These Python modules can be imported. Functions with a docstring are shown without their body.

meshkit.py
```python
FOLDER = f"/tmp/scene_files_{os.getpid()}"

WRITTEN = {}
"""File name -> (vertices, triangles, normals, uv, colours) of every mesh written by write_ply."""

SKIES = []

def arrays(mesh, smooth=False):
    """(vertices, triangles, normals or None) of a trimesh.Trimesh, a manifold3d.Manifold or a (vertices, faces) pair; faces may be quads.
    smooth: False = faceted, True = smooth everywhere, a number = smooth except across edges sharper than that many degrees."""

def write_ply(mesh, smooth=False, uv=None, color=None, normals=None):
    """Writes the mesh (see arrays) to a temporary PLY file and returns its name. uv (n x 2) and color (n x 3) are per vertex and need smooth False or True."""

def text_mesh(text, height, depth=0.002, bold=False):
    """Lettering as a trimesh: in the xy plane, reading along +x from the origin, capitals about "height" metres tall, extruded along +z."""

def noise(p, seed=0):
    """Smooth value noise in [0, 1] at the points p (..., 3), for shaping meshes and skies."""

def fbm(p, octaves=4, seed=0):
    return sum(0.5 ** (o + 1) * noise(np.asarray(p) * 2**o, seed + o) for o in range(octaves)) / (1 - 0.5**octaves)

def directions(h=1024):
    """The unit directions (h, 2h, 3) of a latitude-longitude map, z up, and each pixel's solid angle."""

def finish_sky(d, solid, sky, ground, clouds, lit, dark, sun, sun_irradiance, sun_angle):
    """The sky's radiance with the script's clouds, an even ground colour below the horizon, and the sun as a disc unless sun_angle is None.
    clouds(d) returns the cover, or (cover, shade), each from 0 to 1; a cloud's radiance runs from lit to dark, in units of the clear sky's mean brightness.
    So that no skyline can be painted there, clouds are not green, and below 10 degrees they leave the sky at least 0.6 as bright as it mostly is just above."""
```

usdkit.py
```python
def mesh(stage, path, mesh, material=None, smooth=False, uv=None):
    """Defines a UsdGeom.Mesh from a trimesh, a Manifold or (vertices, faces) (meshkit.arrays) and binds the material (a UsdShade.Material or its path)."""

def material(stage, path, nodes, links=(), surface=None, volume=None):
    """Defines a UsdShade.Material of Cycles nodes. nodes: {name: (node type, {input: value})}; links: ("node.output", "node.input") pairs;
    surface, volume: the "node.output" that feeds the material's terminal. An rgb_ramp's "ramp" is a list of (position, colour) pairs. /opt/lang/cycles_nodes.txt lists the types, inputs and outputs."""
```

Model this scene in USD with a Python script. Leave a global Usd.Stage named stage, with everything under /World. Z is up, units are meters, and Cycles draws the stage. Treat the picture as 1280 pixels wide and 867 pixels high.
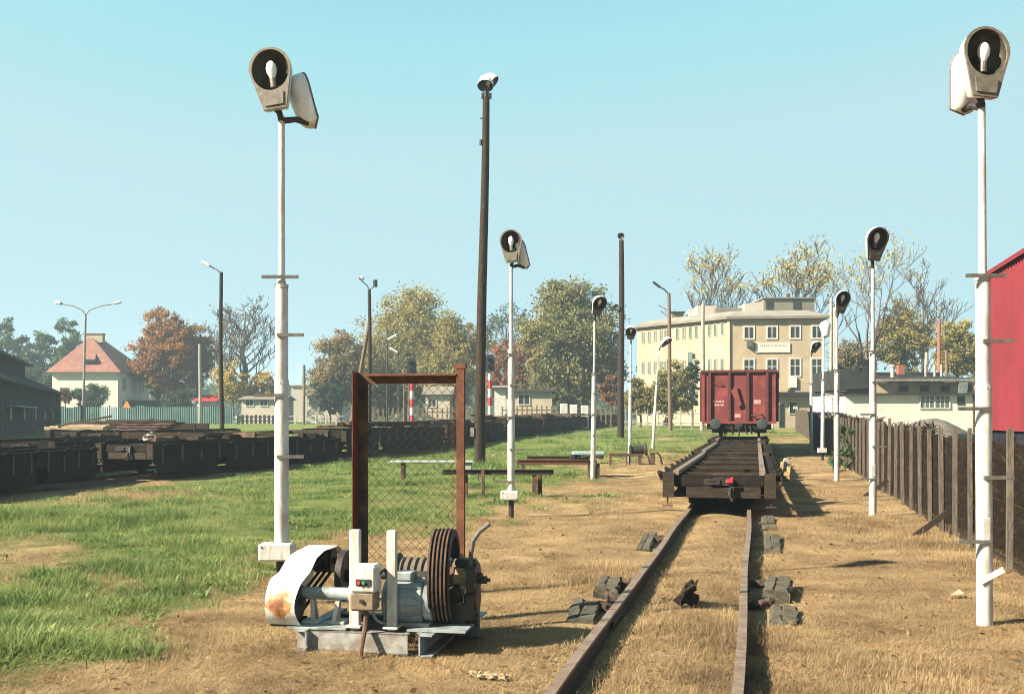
import math, random
import numpy as np
import trimesh
import usdkit, meshkit
from pxr import Usd, UsdGeom, UsdLux, UsdShade, Gf, Sdf, Vt
from shapely.geometry import Polygon, Point

stage = Usd.Stage.CreateInMemory()
UsdGeom.SetStageUpAxis(stage, 'Z')
UsdGeom.SetStageMetersPerUnit(stage, 1.0)
W = UsdGeom.Xform.Define(stage, '/World')
UsdGeom.Scope.Define(stage, '/World/Looks')

# ------------------------------------------------------------------ camera
F = 1350.0                                   # focal length in pixels of the 1280 px wide photograph
EYE = 1.6
cam = UsdGeom.Camera.Define(stage, '/World/camera')
cam.CreateHorizontalApertureAttr(36.0)
cam.CreateFocalLengthAttr(36.0 * F / 1280.0)
cam.CreateVerticalApertureOffsetAttr(89.5 / 1280.0 * 36.0)
cam.CreateClippingRangeAttr(Gf.Vec2f(0.1, 20000))
cam.CreateExposureAttr(2.1)
cam.AddTranslateOp().Set(Gf.Vec3d(0, 0, EYE))
cam.AddRotateXOp().Set(90.0)

# ------------------------------------------------------------------ sun and sky
SUN_EL, SUN_BACK = math.radians(35), math.radians(23)
to_sun = np.array([-math.cos(SUN_BACK) * math.cos(SUN_EL), -math.sin(SUN_BACK) * math.cos(SUN_EL), math.sin(SUN_EL)])
sun = UsdLux.DistantLight.Define(stage, '/World/sun')
sun.CreateIntensityAttr(1.25)
sun.CreateAngleAttr(0.5)
sun.CreateNormalizeAttr(True)
sun.CreateColorAttr(Gf.Vec3f(1.0, 0.88, 0.70))
sun.AddOrientOp().Set(Gf.Quatf(Gf.Rotation(Gf.Vec3d(0, 0, 1), Gf.Vec3d(*map(float, to_sun))).GetQuat()))
usdkit.material(stage, '/World/Looks/sky_look', {
    'sky': ('sky_texture', {'sky_type': 'single_scattering', 'sun_disc': False, 'sun_elevation': SUN_EL,
                            'sun_rotation': math.atan2(to_sun[0], to_sun[1]), 'air_density': 1.0, 'aerosol_density': 1.2, 'ozone_density': 1.0, 'altitude': 100}),
    'tint': ('mix_color', {'blend_type': 'multiply', 'fac': 1.0, 'use_clamp': False, 'b': (0.82, 1.05, 0.77)}),
    'cap': ('mix_color', {'blend_type': 'darken', 'fac': 1.0, 'use_clamp': False, 'b': (1.66, 2.52, 2.76)}),
    'bg': ('background_shader', {'strength': 0.0705})},
    [('sky.color', 'tint.a'), ('tint.result', 'cap.a'), ('cap.result', 'bg.color')], surface='bg.background')
dome = UsdLux.DomeLight.Define(stage, '/World/sky')
dome.CreateIntensityAttr(1.0)
UsdShade.MaterialBindingAPI.Apply(dome.GetPrim()).Bind(UsdShade.Material.Get(stage, '/World/Looks/sky_look'))
dome.GetPrim().SetCustomDataByKey('kind', 'structure')

# ------------------------------------------------------------------ helpers
rng = np.random.default_rng(7)
used = {}


def numbered(name, under='/World'):
    k = (under, name)
    n = used.get(k, -1) + 1
    used[k] = n
    return name if n == 0 else f'{name}_{n:03d}'


def tag(p, label=None, cat=None, group=None, kind=None):
    p = p.GetPrim() if hasattr(p, 'GetPrim') else p
    for k, v in (('label', label), ('category', cat), ('group', group), ('kind', kind)):
        if v:
            p.SetCustomDataByKey(k, v)
    return p


def thing(name, label, cat, loc=(0, 0, 0), rz=0.0, group=None, kind=None):
    x = UsdGeom.Xform.Define(stage, '/World/' + numbered(name))
    x.AddTranslateOp().Set(Gf.Vec3d(*map(float, loc)))
    x.AddRotateZOp().Set(math.degrees(rz))
    tag(x, label, cat, group, kind)
    return x.GetPrim()


def dup(src, loc, rz, label):
    was = src.GetCustomData()
    x = thing('_'.join(w for w in src.GetName().split('_') if not w.isdigit()), label, was['category'], loc, rz, was.get('group'))
    x.GetReferences().AddInternalReference(src.GetPath())
    x.SetInstanceable(True)
    return x


class MB:
    """collects shapes into one mesh"""
    def __init__(s):
        s.v, s.f, s.n = [], [], 0

    def add(s, v, f):
        v = np.asarray(v, float); f = np.asarray(f, int)
        if f.shape[1] == 4:
            f = np.vstack([f[:, [0, 1, 2]], f[:, [0, 2, 3]]])
        s.v.append(v); s.f.append(f + s.n); s.n += len(v)
        return s

    def box(s, c, d, rz=0.0, rx=0.0, ry=0.0):
        x, y, z = np.array(d) / 2.0
        v = np.array([[-x, -y, -z], [x, -y, -z], [x, y, -z], [-x, y, -z], [-x, -y, z], [x, -y, z], [x, y, z], [-x, y, z]])
        R = trimesh.transformations.euler_matrix(rx, ry, rz)[:3, :3]
        return s.add(v @ R.T + np.array(c), [[0, 3, 2, 1], [4, 5, 6, 7], [0, 1, 5, 4], [1, 2, 6, 5], [2, 3, 7, 6], [3, 0, 4, 7]])

    def span(s, x0, x1, y0, y1, z0, z1):
        return s.box(((x0 + x1) / 2, (y0 + y1) / 2, (z0 + z1) / 2), (x1 - x0, y1 - y0, z1 - z0))

    def cbox(s, c, d, b=0.01, rz=0.0):
        h = np.array(d) / 2.0
        p = []
        for sx in (-1, 1):
            for sy in (-1, 1):
                for sz in (-1, 1):
                    q = np.array([sx, sy, sz]) * h
                    for k in range(3):
                        r = q.copy(); r -= np.array([sx, sy, sz]) * b; r[k] = q[k]; p.append(r)
        m = trimesh.Trimesh(p).convex_hull
        R = trimesh.transformations.euler_matrix(0, 0, rz)[:3, :3]
        return s.add(m.vertices @ R.T + np.array(c), m.faces)

    def bar(s, p0, p1, w, h, up=(0, 0, 1)):
        p0, p1 = np.array(p0, float), np.array(p1, float)
        a = p1 - p0; L = np.linalg.norm(a); a /= L
        u = np.array(up, float)
        if abs(a @ u) > 0.99: u = np.array([0, 1.0, 0])
        r = np.cross(a, u); r /= np.linalg.norm(r); u = np.cross(r, a)
        v = [p + r * i * w / 2 + u * j * h / 2 for p in (p0, p1) for i, j in ((-1, -1), (1, -1), (1, 1), (-1, 1))]
        return s.add(v, [[0, 1, 2, 3], [7, 6, 5, 4], [0, 4, 5, 1], [1, 5, 6, 2], [2, 6, 7, 3], [3, 7, 4, 0]])

    def tube(s, pts, r, n=8, cap=True):
        pts = np.array(pts, float); r = np.broadcast_to(np.array(r, float), (len(pts),))
        t = np.gradient(pts, axis=0); t /= np.linalg.norm(t, axis=1, keepdims=True) + 1e-12
        ref = np.array([0, 0, 1.0]) if abs(t[0, 2]) < 0.9 else np.array([1.0, 0, 0])
        v = []
        for p, d, q in zip(pts, t, r):
            a = np.cross(d, ref); a /= np.linalg.norm(a) + 1e-12; b = np.cross(d, a)
            th = np.arange(n) / n * 2 * np.pi
            v.append(p + q * (np.cos(th)[:, None] * a + np.sin(th)[:, None] * b))
        m = len(pts); v = np.vstack(v); f = []
        for i in range(m - 1):
            for k in range(n):
                f.append([i * n + k, i * n + (k + 1) % n, (i + 1) * n + (k + 1) % n, (i + 1) * n + k])
        s.add(v, f)
        if cap:
            s.add(v[:n], [[0, k, k + 1] for k in range(1, n - 1)])
            s.add(v[-n:], [[0, k + 1, k] for k in range(1, n - 1)])
        return s

    def cyl(s, c, axis, r, L, n=20):
        c, a = np.array(c, float), np.array(axis, float); a /= np.linalg.norm(a)
        return s.tube([c - a * L / 2, c + a * L / 2], r, n)

    def lathe(s, c, axis, prof, n=24):
        """prof: (distance along the axis, radius)"""
        c, a = np.array(c, float), np.array(axis, float); a /= np.linalg.norm(a)
        ref = np.array([0, 0, 1.0]) if abs(a[2]) < 0.9 else np.array([1.0, 0, 0])
        u = np.cross(a, ref); u /= np.linalg.norm(u); w = np.cross(a, u)
        th = np.arange(n) / n * 2 * np.pi
        v = np.vstack([c + a * d + r * (np.cos(th)[:, None] * u + np.sin(th)[:, None] * w) for d, r in prof])
        f = [[i * n + k, i * n + (k + 1) % n, (i + 1) * n + (k + 1) % n, (i + 1) * n + k] for i in range(len(prof) - 1) for k in range(n)]
        return s.add(v, f)

    def prism(s, poly, d, origin=(0, 0, 0), ax=(1, 0, 0), ay=(0, 0, 1)):
        """poly in the plane of ax, ay, pushed along ax x ay by d"""
        P = poly if isinstance(poly, Polygon) else Polygon(poly)
        m = trimesh.creation.extrude_polygon(P, d, engine='earcut')
        ax, ay = np.array(ax, float), np.array(ay, float); az = np.cross(ax, ay)
        return s.add(m.vertices @ np.array([ax, ay, az]) + np.array(origin, float), m.faces)

    def quad(s, a, b, c, d):
        return s.add([a, b, c, d], [[0, 1, 2, 3]])

    def move(s, loc=(0, 0, 0), R=None):
        for i, v in enumerate(s.v):
            s.v[i] = (v @ R.T if R is not None else v) + np.array(loc, float)
        return s

    def data(s):
        return np.vstack(s.v), np.vstack(s.f)


def obj(name, mb, m, parent=None, smooth=False, label=None, cat=None, group=None, kind=None):
    base = str(parent.GetPath()) if parent is not None else '/World'
    p = usdkit.mesh(stage, base + '/' + numbered(name, base), mb.data() if isinstance(mb, MB) else mb, m, smooth=smooth).GetPrim()
    return tag(p, label, cat, group, kind)


# ------------------------------------------------------------------ materials
LK = {}
ALB = 0.645                                       # all paints and leaves a step darker than first picked


def M(name, c1, c2=None, scale=3.0, rough=0.8, bump=0.0, bscale=40.0, metallic=0.0, spec=0.3, dirt=None, stretch=None):
    """procedural look: two tones by noise, dirt = (colour, scale, amount), bump height in metres"""
    c2 = c2 if c2 is not None else tuple(x * 0.8 for x in c1)
    c1, c2 = tuple(ALB * x for x in c1), tuple(ALB * x for x in c2)
    dirt = (tuple(ALB * x for x in dirt[0]),) + tuple(dirt[1:]) if dirt else None
    nodes = {'tc': ('texture_coordinate', {}), 'n1': ('noise_texture', {'scale': scale, 'detail': 5.0, 'roughness': 0.6}),
             'r1': ('rgb_ramp', {'ramp': [(0.0, c2), (0.36, c2), (0.64, c1), (1.0, c1)]}),
             'p': ('principled_bsdf', {'roughness': rough, 'metallic': metallic, 'specular_ior_level': spec})}
    src = 'tc.object'
    links = []
    if stretch:
        nodes['mp'] = ('mapping', {'scale': stretch, 'mapping_type': 'point'})
        links.append(('tc.object', 'mp.vector')); src = 'mp.vector'
    links += [(src, 'n1.vector'), ('n1.fac', 'r1.fac')]
    out = 'r1.color'
    if dirt:
        col, sc, am = dirt
        lo = 0.62 - 0.3 * am
        nodes['n2'] = ('noise_texture', {'scale': sc, 'detail': 6.0, 'roughness': 0.65, 'distortion': 0.4})
        nodes['r2'] = ('rgb_ramp', {'ramp': [(0.0, (0, 0, 0)), (lo, (0, 0, 0)), (min(lo + 0.14, 1), (am, am, am)), (1.0, (am, am, am))]})
        nodes['bw'] = ('rgb_to_bw', {})
        nodes['mx'] = ('mix_color', {'b': col})
        links += [(src, 'n2.vector'), ('n2.fac', 'r2.fac'), ('r2.color', 'bw.color'), ('bw.val', 'mx.fac'), (out, 'mx.a')]
        out = 'mx.result'
    links.append((out, 'p.base_color'))
    if bump:
        nodes['n3'] = ('noise_texture', {'scale': bscale, 'detail': 4.0})
        nodes['bp'] = ('bump', {'strength': 1.0, 'distance': bump})
        links += [(src, 'n3.vector'), ('n3.fac', 'bp.height'), ('bp.normal', 'p.normal')]
    LK[name] = usdkit.material(stage, '/World/Looks/' + name, nodes, links, surface='p.BSDF')
    return LK[name]


def leaf_look(name, cols, cl=0.35, mixf=0.45, lo=0.28, hi=0.72):
    """leaves: tone by leaf and by clump, light passes through"""
    n = len(cols)
    cols = [tuple(ALB * x for x in c) for c in cols]
    dark = tuple(0.5 * x for x in np.mean(np.array(cols), axis=0))
    LK[name] = usdkit.material(stage, '/World/Looks/' + name, {
        'g': ('geometry', {}), 'tc': ('texture_coordinate', {}),
        'n': ('noise_texture', {'scale': cl, 'detail': 5.0 if name.startswith('blade') else 3.0, 'roughness': 0.6}),
        'a': ('mix_float', {'fac': mixf}),
        'mr': ('map_range', {'from_min': lo, 'from_max': hi, 'clamp': True}),
        'r': ('rgb_ramp', {'ramp': [(i / (n - 1), c) for i, c in enumerate(cols)]}),
        'p': ('principled_bsdf', {'roughness': 0.65, 'specular_ior_level': 0.25}),
        't': ('translucent_bsdf', {}), 'm': ('mix_closure', {'fac': 0.4})},
        [('g.position' if name.startswith('blade') else 'tc.object', 'n.vector'), ('n.fac', 'mr.value'), ('mr.result', 'a.a'), ('g.random_per_island', 'a.b'), ('a.result', 'r.fac'), ('r.color', 'p.base_color'), ('r.color', 't.color'),
         ('p.BSDF', 'm.closure1'), ('t.BSDF', 'm.closure2')], surface='m.closure')
    return LK[name]


def L(n): return LK[n]


M('white_paint', (0.64, 0.64, 0.61), (0.53, 0.53, 0.50), 5, 0.55, 0.0005, 60, dirt=((0.33, 0.25, 0.17), 6, 0.55), stretch=(3, 3, 0.7))
M('lamp_white', (0.80, 0.81, 0.80), (0.72, 0.73, 0.72), 4, 0.4, dirt=((0.45, 0.40, 0.32), 14, 0.3))
M('rung_metal', (0.15, 0.14, 0.12), (0.08, 0.075, 0.065), 20, 0.7)
M('black_metal', (0.035, 0.034, 0.033), (0.02, 0.02, 0.02), 12, 0.55)
M('reflector', (0.085, 0.072, 0.05), (0.05, 0.042, 0.03), 16, 0.4, metallic=0.3)
M('lamp_cover', (0.20, 0.18, 0.145), (0.14, 0.125, 0.10), 22, 0.55, dirt=((0.09, 0.08, 0.06), 16, 0.5))
M('bulb_glass', (0.85, 0.85, 0.80), (0.80, 0.80, 0.75), 5, 0.2, spec=0.5)
M('rust_dark', (0.085, 0.05, 0.032), (0.040, 0.027, 0.02), 7, 0.85, 0.004, 40, dirt=((0.19, 0.10, 0.055), 5, 0.6))
M('rust_black', (0.024, 0.019, 0.015), (0.011, 0.0095, 0.008), 5, 0.9, 0.004, 40, dirt=((0.05, 0.032, 0.02), 4, 0.35), spec=0.08)
M('wagon_wood', (0.075, 0.056, 0.039), (0.032, 0.025, 0.018), 6, 0.9, 0.004, 50, dirt=((0.02, 0.016, 0.013), 3, 0.6), stretch=(1, 6, 6), spec=0.1)
M('rust_red', (0.17, 0.040, 0.026), (0.115, 0.028, 0.02), 9, 0.8, 0.001, 80, dirt=((0.20, 0.085, 0.04), 12, 0.5), spec=0.12)
M('rust_brown', (0.19, 0.08, 0.042), (0.12, 0.05, 0.03), 9, 0.85, 0.001, 80, dirt=((0.08, 0.035, 0.022), 12, 0.6), spec=0.15)
M('rail_steel', (0.27, 0.19, 0.13), (0.17, 0.115, 0.08), 14, 0.55, 0.001, 90, metallic=0.3, dirt=((0.38, 0.31, 0.25), 6, 0.5))
M('rail_side', (0.08, 0.05, 0.034), (0.05, 0.032, 0.024), 18, 0.85, 0.002, 60)
M('sleeper_wood', (0.145, 0.132, 0.10), (0.075, 0.068, 0.052), 5, 0.92, 0.006, 30, dirt=((0.065, 0.07, 0.042), 4, 0.4), stretch=(1.2, 9, 9), spec=0.08)
M('tar_pole', (0.045, 0.032, 0.024), (0.020, 0.016, 0.013), 5, 0.85, 0.006, 20, dirt=((0.12, 0.08, 0.05), 7, 0.45), stretch=(6, 6, 0.5), spec=0.1)
M('pale_pole', (0.38, 0.35, 0.29), (0.27, 0.25, 0.21), 3, 0.85)
M('brown_pole', (0.20, 0.13, 0.08), (0.12, 0.08, 0.055), 3, 0.85, stretch=(5, 5, 0.6))
M('post_wood', (0.185, 0.152, 0.12), (0.10, 0.083, 0.066), 8, 0.9, 0.004, 40, dirt=((0.055, 0.045, 0.037), 6, 0.5), stretch=(5, 5, 0.7), spec=0.08)
M('wire_dark', (0.060, 0.047, 0.036), (0.035, 0.028, 0.022), 10, 0.8, spec=0.1)
M('wagon_red', (0.25, 0.058, 0.056), (0.185, 0.043, 0.043), 2.5, 0.75, 0.006, 3, dirt=((0.13, 0.036, 0.034), 1.6, 0.7), spec=0.12)
M('wagon_rib', (0.10, 0.024, 0.024), (0.07, 0.018, 0.018), 4, 0.7)
M('buffer_teal', (0.035, 0.058, 0.05), (0.02, 0.032, 0.028), 9, 0.6)
M('faded_white', (0.46, 0.30, 0.27), (0.34, 0.20, 0.18), 6, 0.8)
M('red_paint', (0.55, 0.04, 0.045), (0.42, 0.03, 0.035), 12, 0.5)
M('green_paint', (0.03, 0.28, 0.12), None, 12, 0.4)
M('grey_paint', (0.34, 0.34, 0.315), (0.24, 0.24, 0.22), 10, 0.65, 0.001, 60, dirt=((0.14, 0.09, 0.06), 7, 0.6))
M('blue_grey_paint', (0.36, 0.42, 0.43), (0.26, 0.31, 0.32), 6, 0.5, dirt=((0.13, 0.11, 0.09), 7, 0.6))
M('brown_box', (0.27, 0.21, 0.14), (0.19, 0.14, 0.09), 15, 0.6, dirt=((0.10, 0.07, 0.05), 14, 0.5))
LK['guard_white'] = usdkit.material(stage, '/World/Looks/guard_white', {      # chipped white paint, one rusted patch on the nose
    'tc': ('texture_coordinate', {}), 'd': ('vector_math', {'math_type': 'distance', 'vector2': (-1.09, -0.06, 0.36)}), 'n': ('noise_texture', {'scale': 16.0, 'detail': 6.0, 'roughness': 0.7}),
    'n2': ('noise_texture', {'scale': 5.0, 'detail': 6.0, 'roughness': 0.65}), 'm': ('math', {'math_type': 'multiply_add', 'value2': -3.4, 'value3': 0.54}), 's': ('math', {'math_type': 'add'}),
    'r': ('rgb_ramp', {'ramp': [(0.0, (0.53, 0.52, 0.475)), (0.66, (0.50, 0.48, 0.43)), (0.74, (0.38, 0.22, 0.10)), (0.90, (0.22, 0.095, 0.04)), (1.0, (0.16, 0.07, 0.035))]}),
    'r2': ('rgb_ramp', {'ramp': [(0.0, (1, 1, 1)), (0.56, (1, 1, 1)), (0.70, (0.66, 0.55, 0.44)), (1.0, (0.5, 0.38, 0.28))]}), 'mu': ('mix_color', {'blend_type': 'multiply', 'fac': 1.0}),
    'bp': ('bump', {'distance': 0.006}), 'p': ('principled_bsdf', {'roughness': 0.55, 'specular_ior_level': 0.3})},
    [('tc.object', 'd.vector1'), ('tc.object', 'n.vector'), ('tc.object', 'n2.vector'), ('d.value', 'm.value1'), ('m.value', 's.value1'), ('n.fac', 's.value2'), ('s.value', 'r.fac'), ('n2.fac', 'r2.fac'),
     ('r.color', 'mu.a'), ('r2.color', 'mu.b'), ('mu.result', 'p.base_color'), ('n2.fac', 'bp.height'), ('bp.normal', 'p.normal')], surface='p.BSDF')
M('rubber', (0.045, 0.030, 0.024), (0.026, 0.02, 0.018), 20, 0.8)
M('rope', (0.17, 0.14, 0.105), (0.10, 0.08, 0.06), 40, 0.8)
M('grease', (0.045, 0.035, 0.028), (0.02, 0.017, 0.015), 8, 0.5, 0.002, 40)
M('bearing_tan', (0.40, 0.32, 0.21), (0.28, 0.21, 0.13), 10, 0.6)
M('plaster_yellow', (0.46, 0.375, 0.255), (0.40, 0.32, 0.215), 0.8, 0.9, 0.01, 4, dirt=((0.34, 0.27, 0.185), 0.5, 0.6), spec=0.1)
M('plaster_cream', (0.50, 0.43, 0.32), (0.43, 0.37, 0.27), 0.7, 0.9, dirt=((0.34, 0.28, 0.20), 0.5, 0.5), spec=0.1)
M('plaster_white', (0.54, 0.49, 0.40), (0.48, 0.43, 0.35), 0.7, 0.9, dirt=((0.38, 0.33, 0.26), 0.6, 0.4), spec=0.1)
M('workshop_white', (0.74, 0.70, 0.62), (0.66, 0.62, 0.54), 0.7, 0.9, dirt=((0.5, 0.45, 0.37), 0.6, 0.35), spec=0.1)
M('trim_white', (0.62, 0.60, 0.54), None, 2, 0.8, spec=0.1)
M('window_dark', (0.035, 0.045, 0.048), (0.02, 0.027, 0.03), 1.5, 0.35, spec=0.25)
M('window_pale', (0.12, 0.17, 0.17), (0.08, 0.115, 0.115), 1.5, 0.35, spec=0.3)
M('roof_grey', (0.27, 0.265, 0.23), (0.21, 0.205, 0.18), 0.7, 0.9, spec=0.1)
M('roof_concrete', (0.23, 0.21, 0.165), (0.18, 0.165, 0.13), 0.7, 0.9, spec=0.1)
M('roof_dark', (0.040, 0.042, 0.042), (0.026, 0.028, 0.029), 1.0, 0.9, spec=0.08)
M('roof_tile', (0.31, 0.15, 0.12), (0.235, 0.11, 0.09), 1.5, 0.9, dirt=((0.18, 0.105, 0.09), 0.7, 0.55), bump=0.02, bscale=7, spec=0.1)
M('barn_wood', (0.030, 0.038, 0.037), (0.018, 0.023, 0.023), 1.2, 0.9, stretch=(3, 3, 0.4), spec=0.08)
M('fence_teal', (0.085, 0.175, 0.16), (0.058, 0.13, 0.12), 0.9, 0.7, dirt=((0.14, 0.165, 0.145), 1.2, 0.5), spec=0.12)
M('fence_pale', (0.34, 0.44, 0.45), (0.27, 0.35, 0.36), 0.9, 0.6, spec=0.15)
M('clad_red', (0.215, 0.034, 0.045), (0.18, 0.029, 0.038), 0.5, 0.85, dirt=((0.145, 0.032, 0.036), 0.8, 0.5), spec=0.06)
M('clad_bright', (0.36, 0.018, 0.02), None, 2, 0.8, spec=0.06)
M('brick_red', (0.36, 0.13, 0.08), (0.25, 0.09, 0.06), 6, 0.9)
M('concrete', (0.50, 0.47, 0.40), (0.38, 0.36, 0.30), 6, 0.9, 0.004, 40, dirt=((0.25, 0.24, 0.18), 5, 0.5))
M('pale_slab', (0.42, 0.47, 0.45), (0.32, 0.36, 0.34), 5, 0.8, dirt=((0.2, 0.19, 0.16), 5, 0.4))
M('plank_pale', (0.40, 0.30, 0.19), (0.27, 0.20, 0.125), 5, 0.85, stretch=(2, 9, 9))
M('plank_dark', (0.052, 0.037, 0.025), (0.025, 0.019, 0.014), 5, 0.9, 0.004, 30, stretch=(2, 9, 9), spec=0.08)
M('cloth_white', (0.72, 0.72, 0.68), (0.6, 0.6, 0.56), 9, 0.9)
M('yellow_paint', (0.36, 0.25, 0.10), (0.22, 0.14, 0.06), 10, 0.8)
M('signal_dark', (0.02, 0.03, 0.03), None, 9, 0.5)
M('heap_gravel', (0.17, 0.15, 0.13), (0.09, 0.08, 0.07), 5, 0.95, 0.03, 9, spec=0.1)
M('car_blue', (0.014, 0.022, 0.034), (0.01, 0.017, 0.027), 2, 0.5, spec=0.2)
M('bark', (0.12, 0.095, 0.072), (0.065, 0.052, 0.042), 3, 0.95)
M('bark_pale', (0.22, 0.185, 0.15), (0.12, 0.10, 0.085), 3, 0.95)
M('bin_blue', (0.03, 0.045, 0.09), (0.02, 0.03, 0.06), 3, 0.6)
M('orange_paint', (0.75, 0.26, 0.05), None, 9, 0.5)
leaf_look('leaf_orange', [(0.221, 0.103, 0.039), (0.469, 0.214, 0.062), (0.662, 0.331, 0.097)])
leaf_look('leaf_yellow', [(0.359, 0.29, 0.083), (0.635, 0.469, 0.11), (0.828, 0.607, 0.152)])
leaf_look('leaf_olive', [(0.17, 0.165, 0.055), (0.36, 0.30, 0.09), (0.56, 0.43, 0.13), (0.66, 0.50, 0.14)])
leaf_look('leaf_mix', [(0.124, 0.159, 0.062), (0.262, 0.248, 0.097), (0.455, 0.304, 0.11), (0.414, 0.193, 0.076)])
leaf_look('leaf_red', [(0.193, 0.103, 0.048), (0.414, 0.166, 0.062), (0.58, 0.235, 0.09)])
leaf_look('leaf_brown', [(0.179, 0.152, 0.063), (0.359, 0.255, 0.11), (0.497, 0.331, 0.124)])
leaf_look('leaf_green', [(0.055, 0.10, 0.045), (0.10, 0.155, 0.06), (0.18, 0.22, 0.09)])
leaf_look('leaf_dark', [(0.04, 0.07, 0.036), (0.07, 0.105, 0.05), (0.12, 0.15, 0.065)])
leaf_look('blade_green', [(0.081, 0.142, 0.04), (0.162, 0.251, 0.069), (0.291, 0.36, 0.114), (0.453, 0.458, 0.182), (0.561, 0.479, 0.239)], 0.75, 0.36, 0.30, 0.70)
leaf_look('blade_dry', [(0.135, 0.089, 0.048), (0.335, 0.232, 0.124), (0.562, 0.416, 0.221), (0.724, 0.578, 0.329), (0.92, 0.799, 0.518)], 0.9, 0.46, 0.24, 0.68)
leaf_look('leaf_fallen', [(0.10, 0.055, 0.025), (0.30, 0.17, 0.07), (0.55, 0.38, 0.18), (0.72, 0.62, 0.42)], 3.0)
leaf_look('weed_brown', [(0.020, 0.014, 0.010), (0.042, 0.028, 0.018), (0.075, 0.05, 0.03)], 0.9)

# ------------------------------------------------------------------ ground
SL = 0.2259                                      # the track's run: dX per metre of Y
TRK0 = (0.763, 6.28)
PHI = -math.atan(SL)                             # heading of things set along the track


def track_x(y): return TRK0[0] + SL * (y - TRK0[1])


_ty = [-400, 0, 20, 30, 40, 50, 55, 62, 75, 85, 100, 125, 300, 3000]
_tz = [-0.13, -0.13, -0.13, -0.04, 0.08, 0.22, 0.32, 0.48, 0.62, 0.72, 0.90, 1.0, 1.1, 1.1]


def base_z(y): return np.interp(y, _ty, _tz)


def rail_z(y): return np.interp(y, [-400, 0, 18, 24, 30, 40, 50, 62, 75, 100], [0, 0, 0, 0.02, 0.08, 0.2, 0.34, 0.6, 0.74, 1.0])


def ground_z(x, y):
    x, y = np.asarray(x, float), np.asarray(y, float)
    z = base_z(y)
    z = z - 0.12 * np.exp(-((y - 28) / 7.0) ** 2) / (1 + np.exp((x + 6) / 1.2))       # a dip beside the wagons
    p = np.stack([x * 0.35, y * 0.35, 0 * x], -1)
    q = np.stack([x * 1.6, y * 1.6, 0 * x + 3], -1)
    dt = np.abs(x - track_x(y)) / math.hypot(1, SL)
    calm = np.clip((dt - 0.7) / 1.5, 0.25, 1)
    z = z + (meshkit.fbm(p, 3, 2) - 0.5) * 0.16 * calm + (meshkit.fbm(q, 3, 5) - 0.5) * 0.07 * calm
    near = np.clip(1 - np.abs(dt - 0.0) / 0.42, 0, 1)
    z = z - 0.035 * np.exp(-((dt - 0.56) / 0.30) ** 2) + 0.02 * np.exp(-(dt / 0.3) ** 2)
    # the line lies higher where it climbs
    z = z + np.clip(1.2 - dt, 0, 1) * np.maximum(0, rail_z(y) - 0.12 - base_z(y))
    # tussocky bank in front of the dark wagons
    z = z + 0.14 * np.exp(-((y - 18.0 - 0.12 * (x + 7)) / 1.1) ** 2) * np.exp(-((x + 7.3) / 2.6) ** 4)
    return z


_bx = [5, 7.2, 9.1, 11, 13.7, 16.5, 19.6, 23.6, 30, 36, 46, 60, 90]
_bb = [-3.4, -3.2, -3.2, -2.9, -2.7, -1.9, -1.3, -0.2, 1.1, 2.3, 5.2, 10.5, 19]


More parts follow.
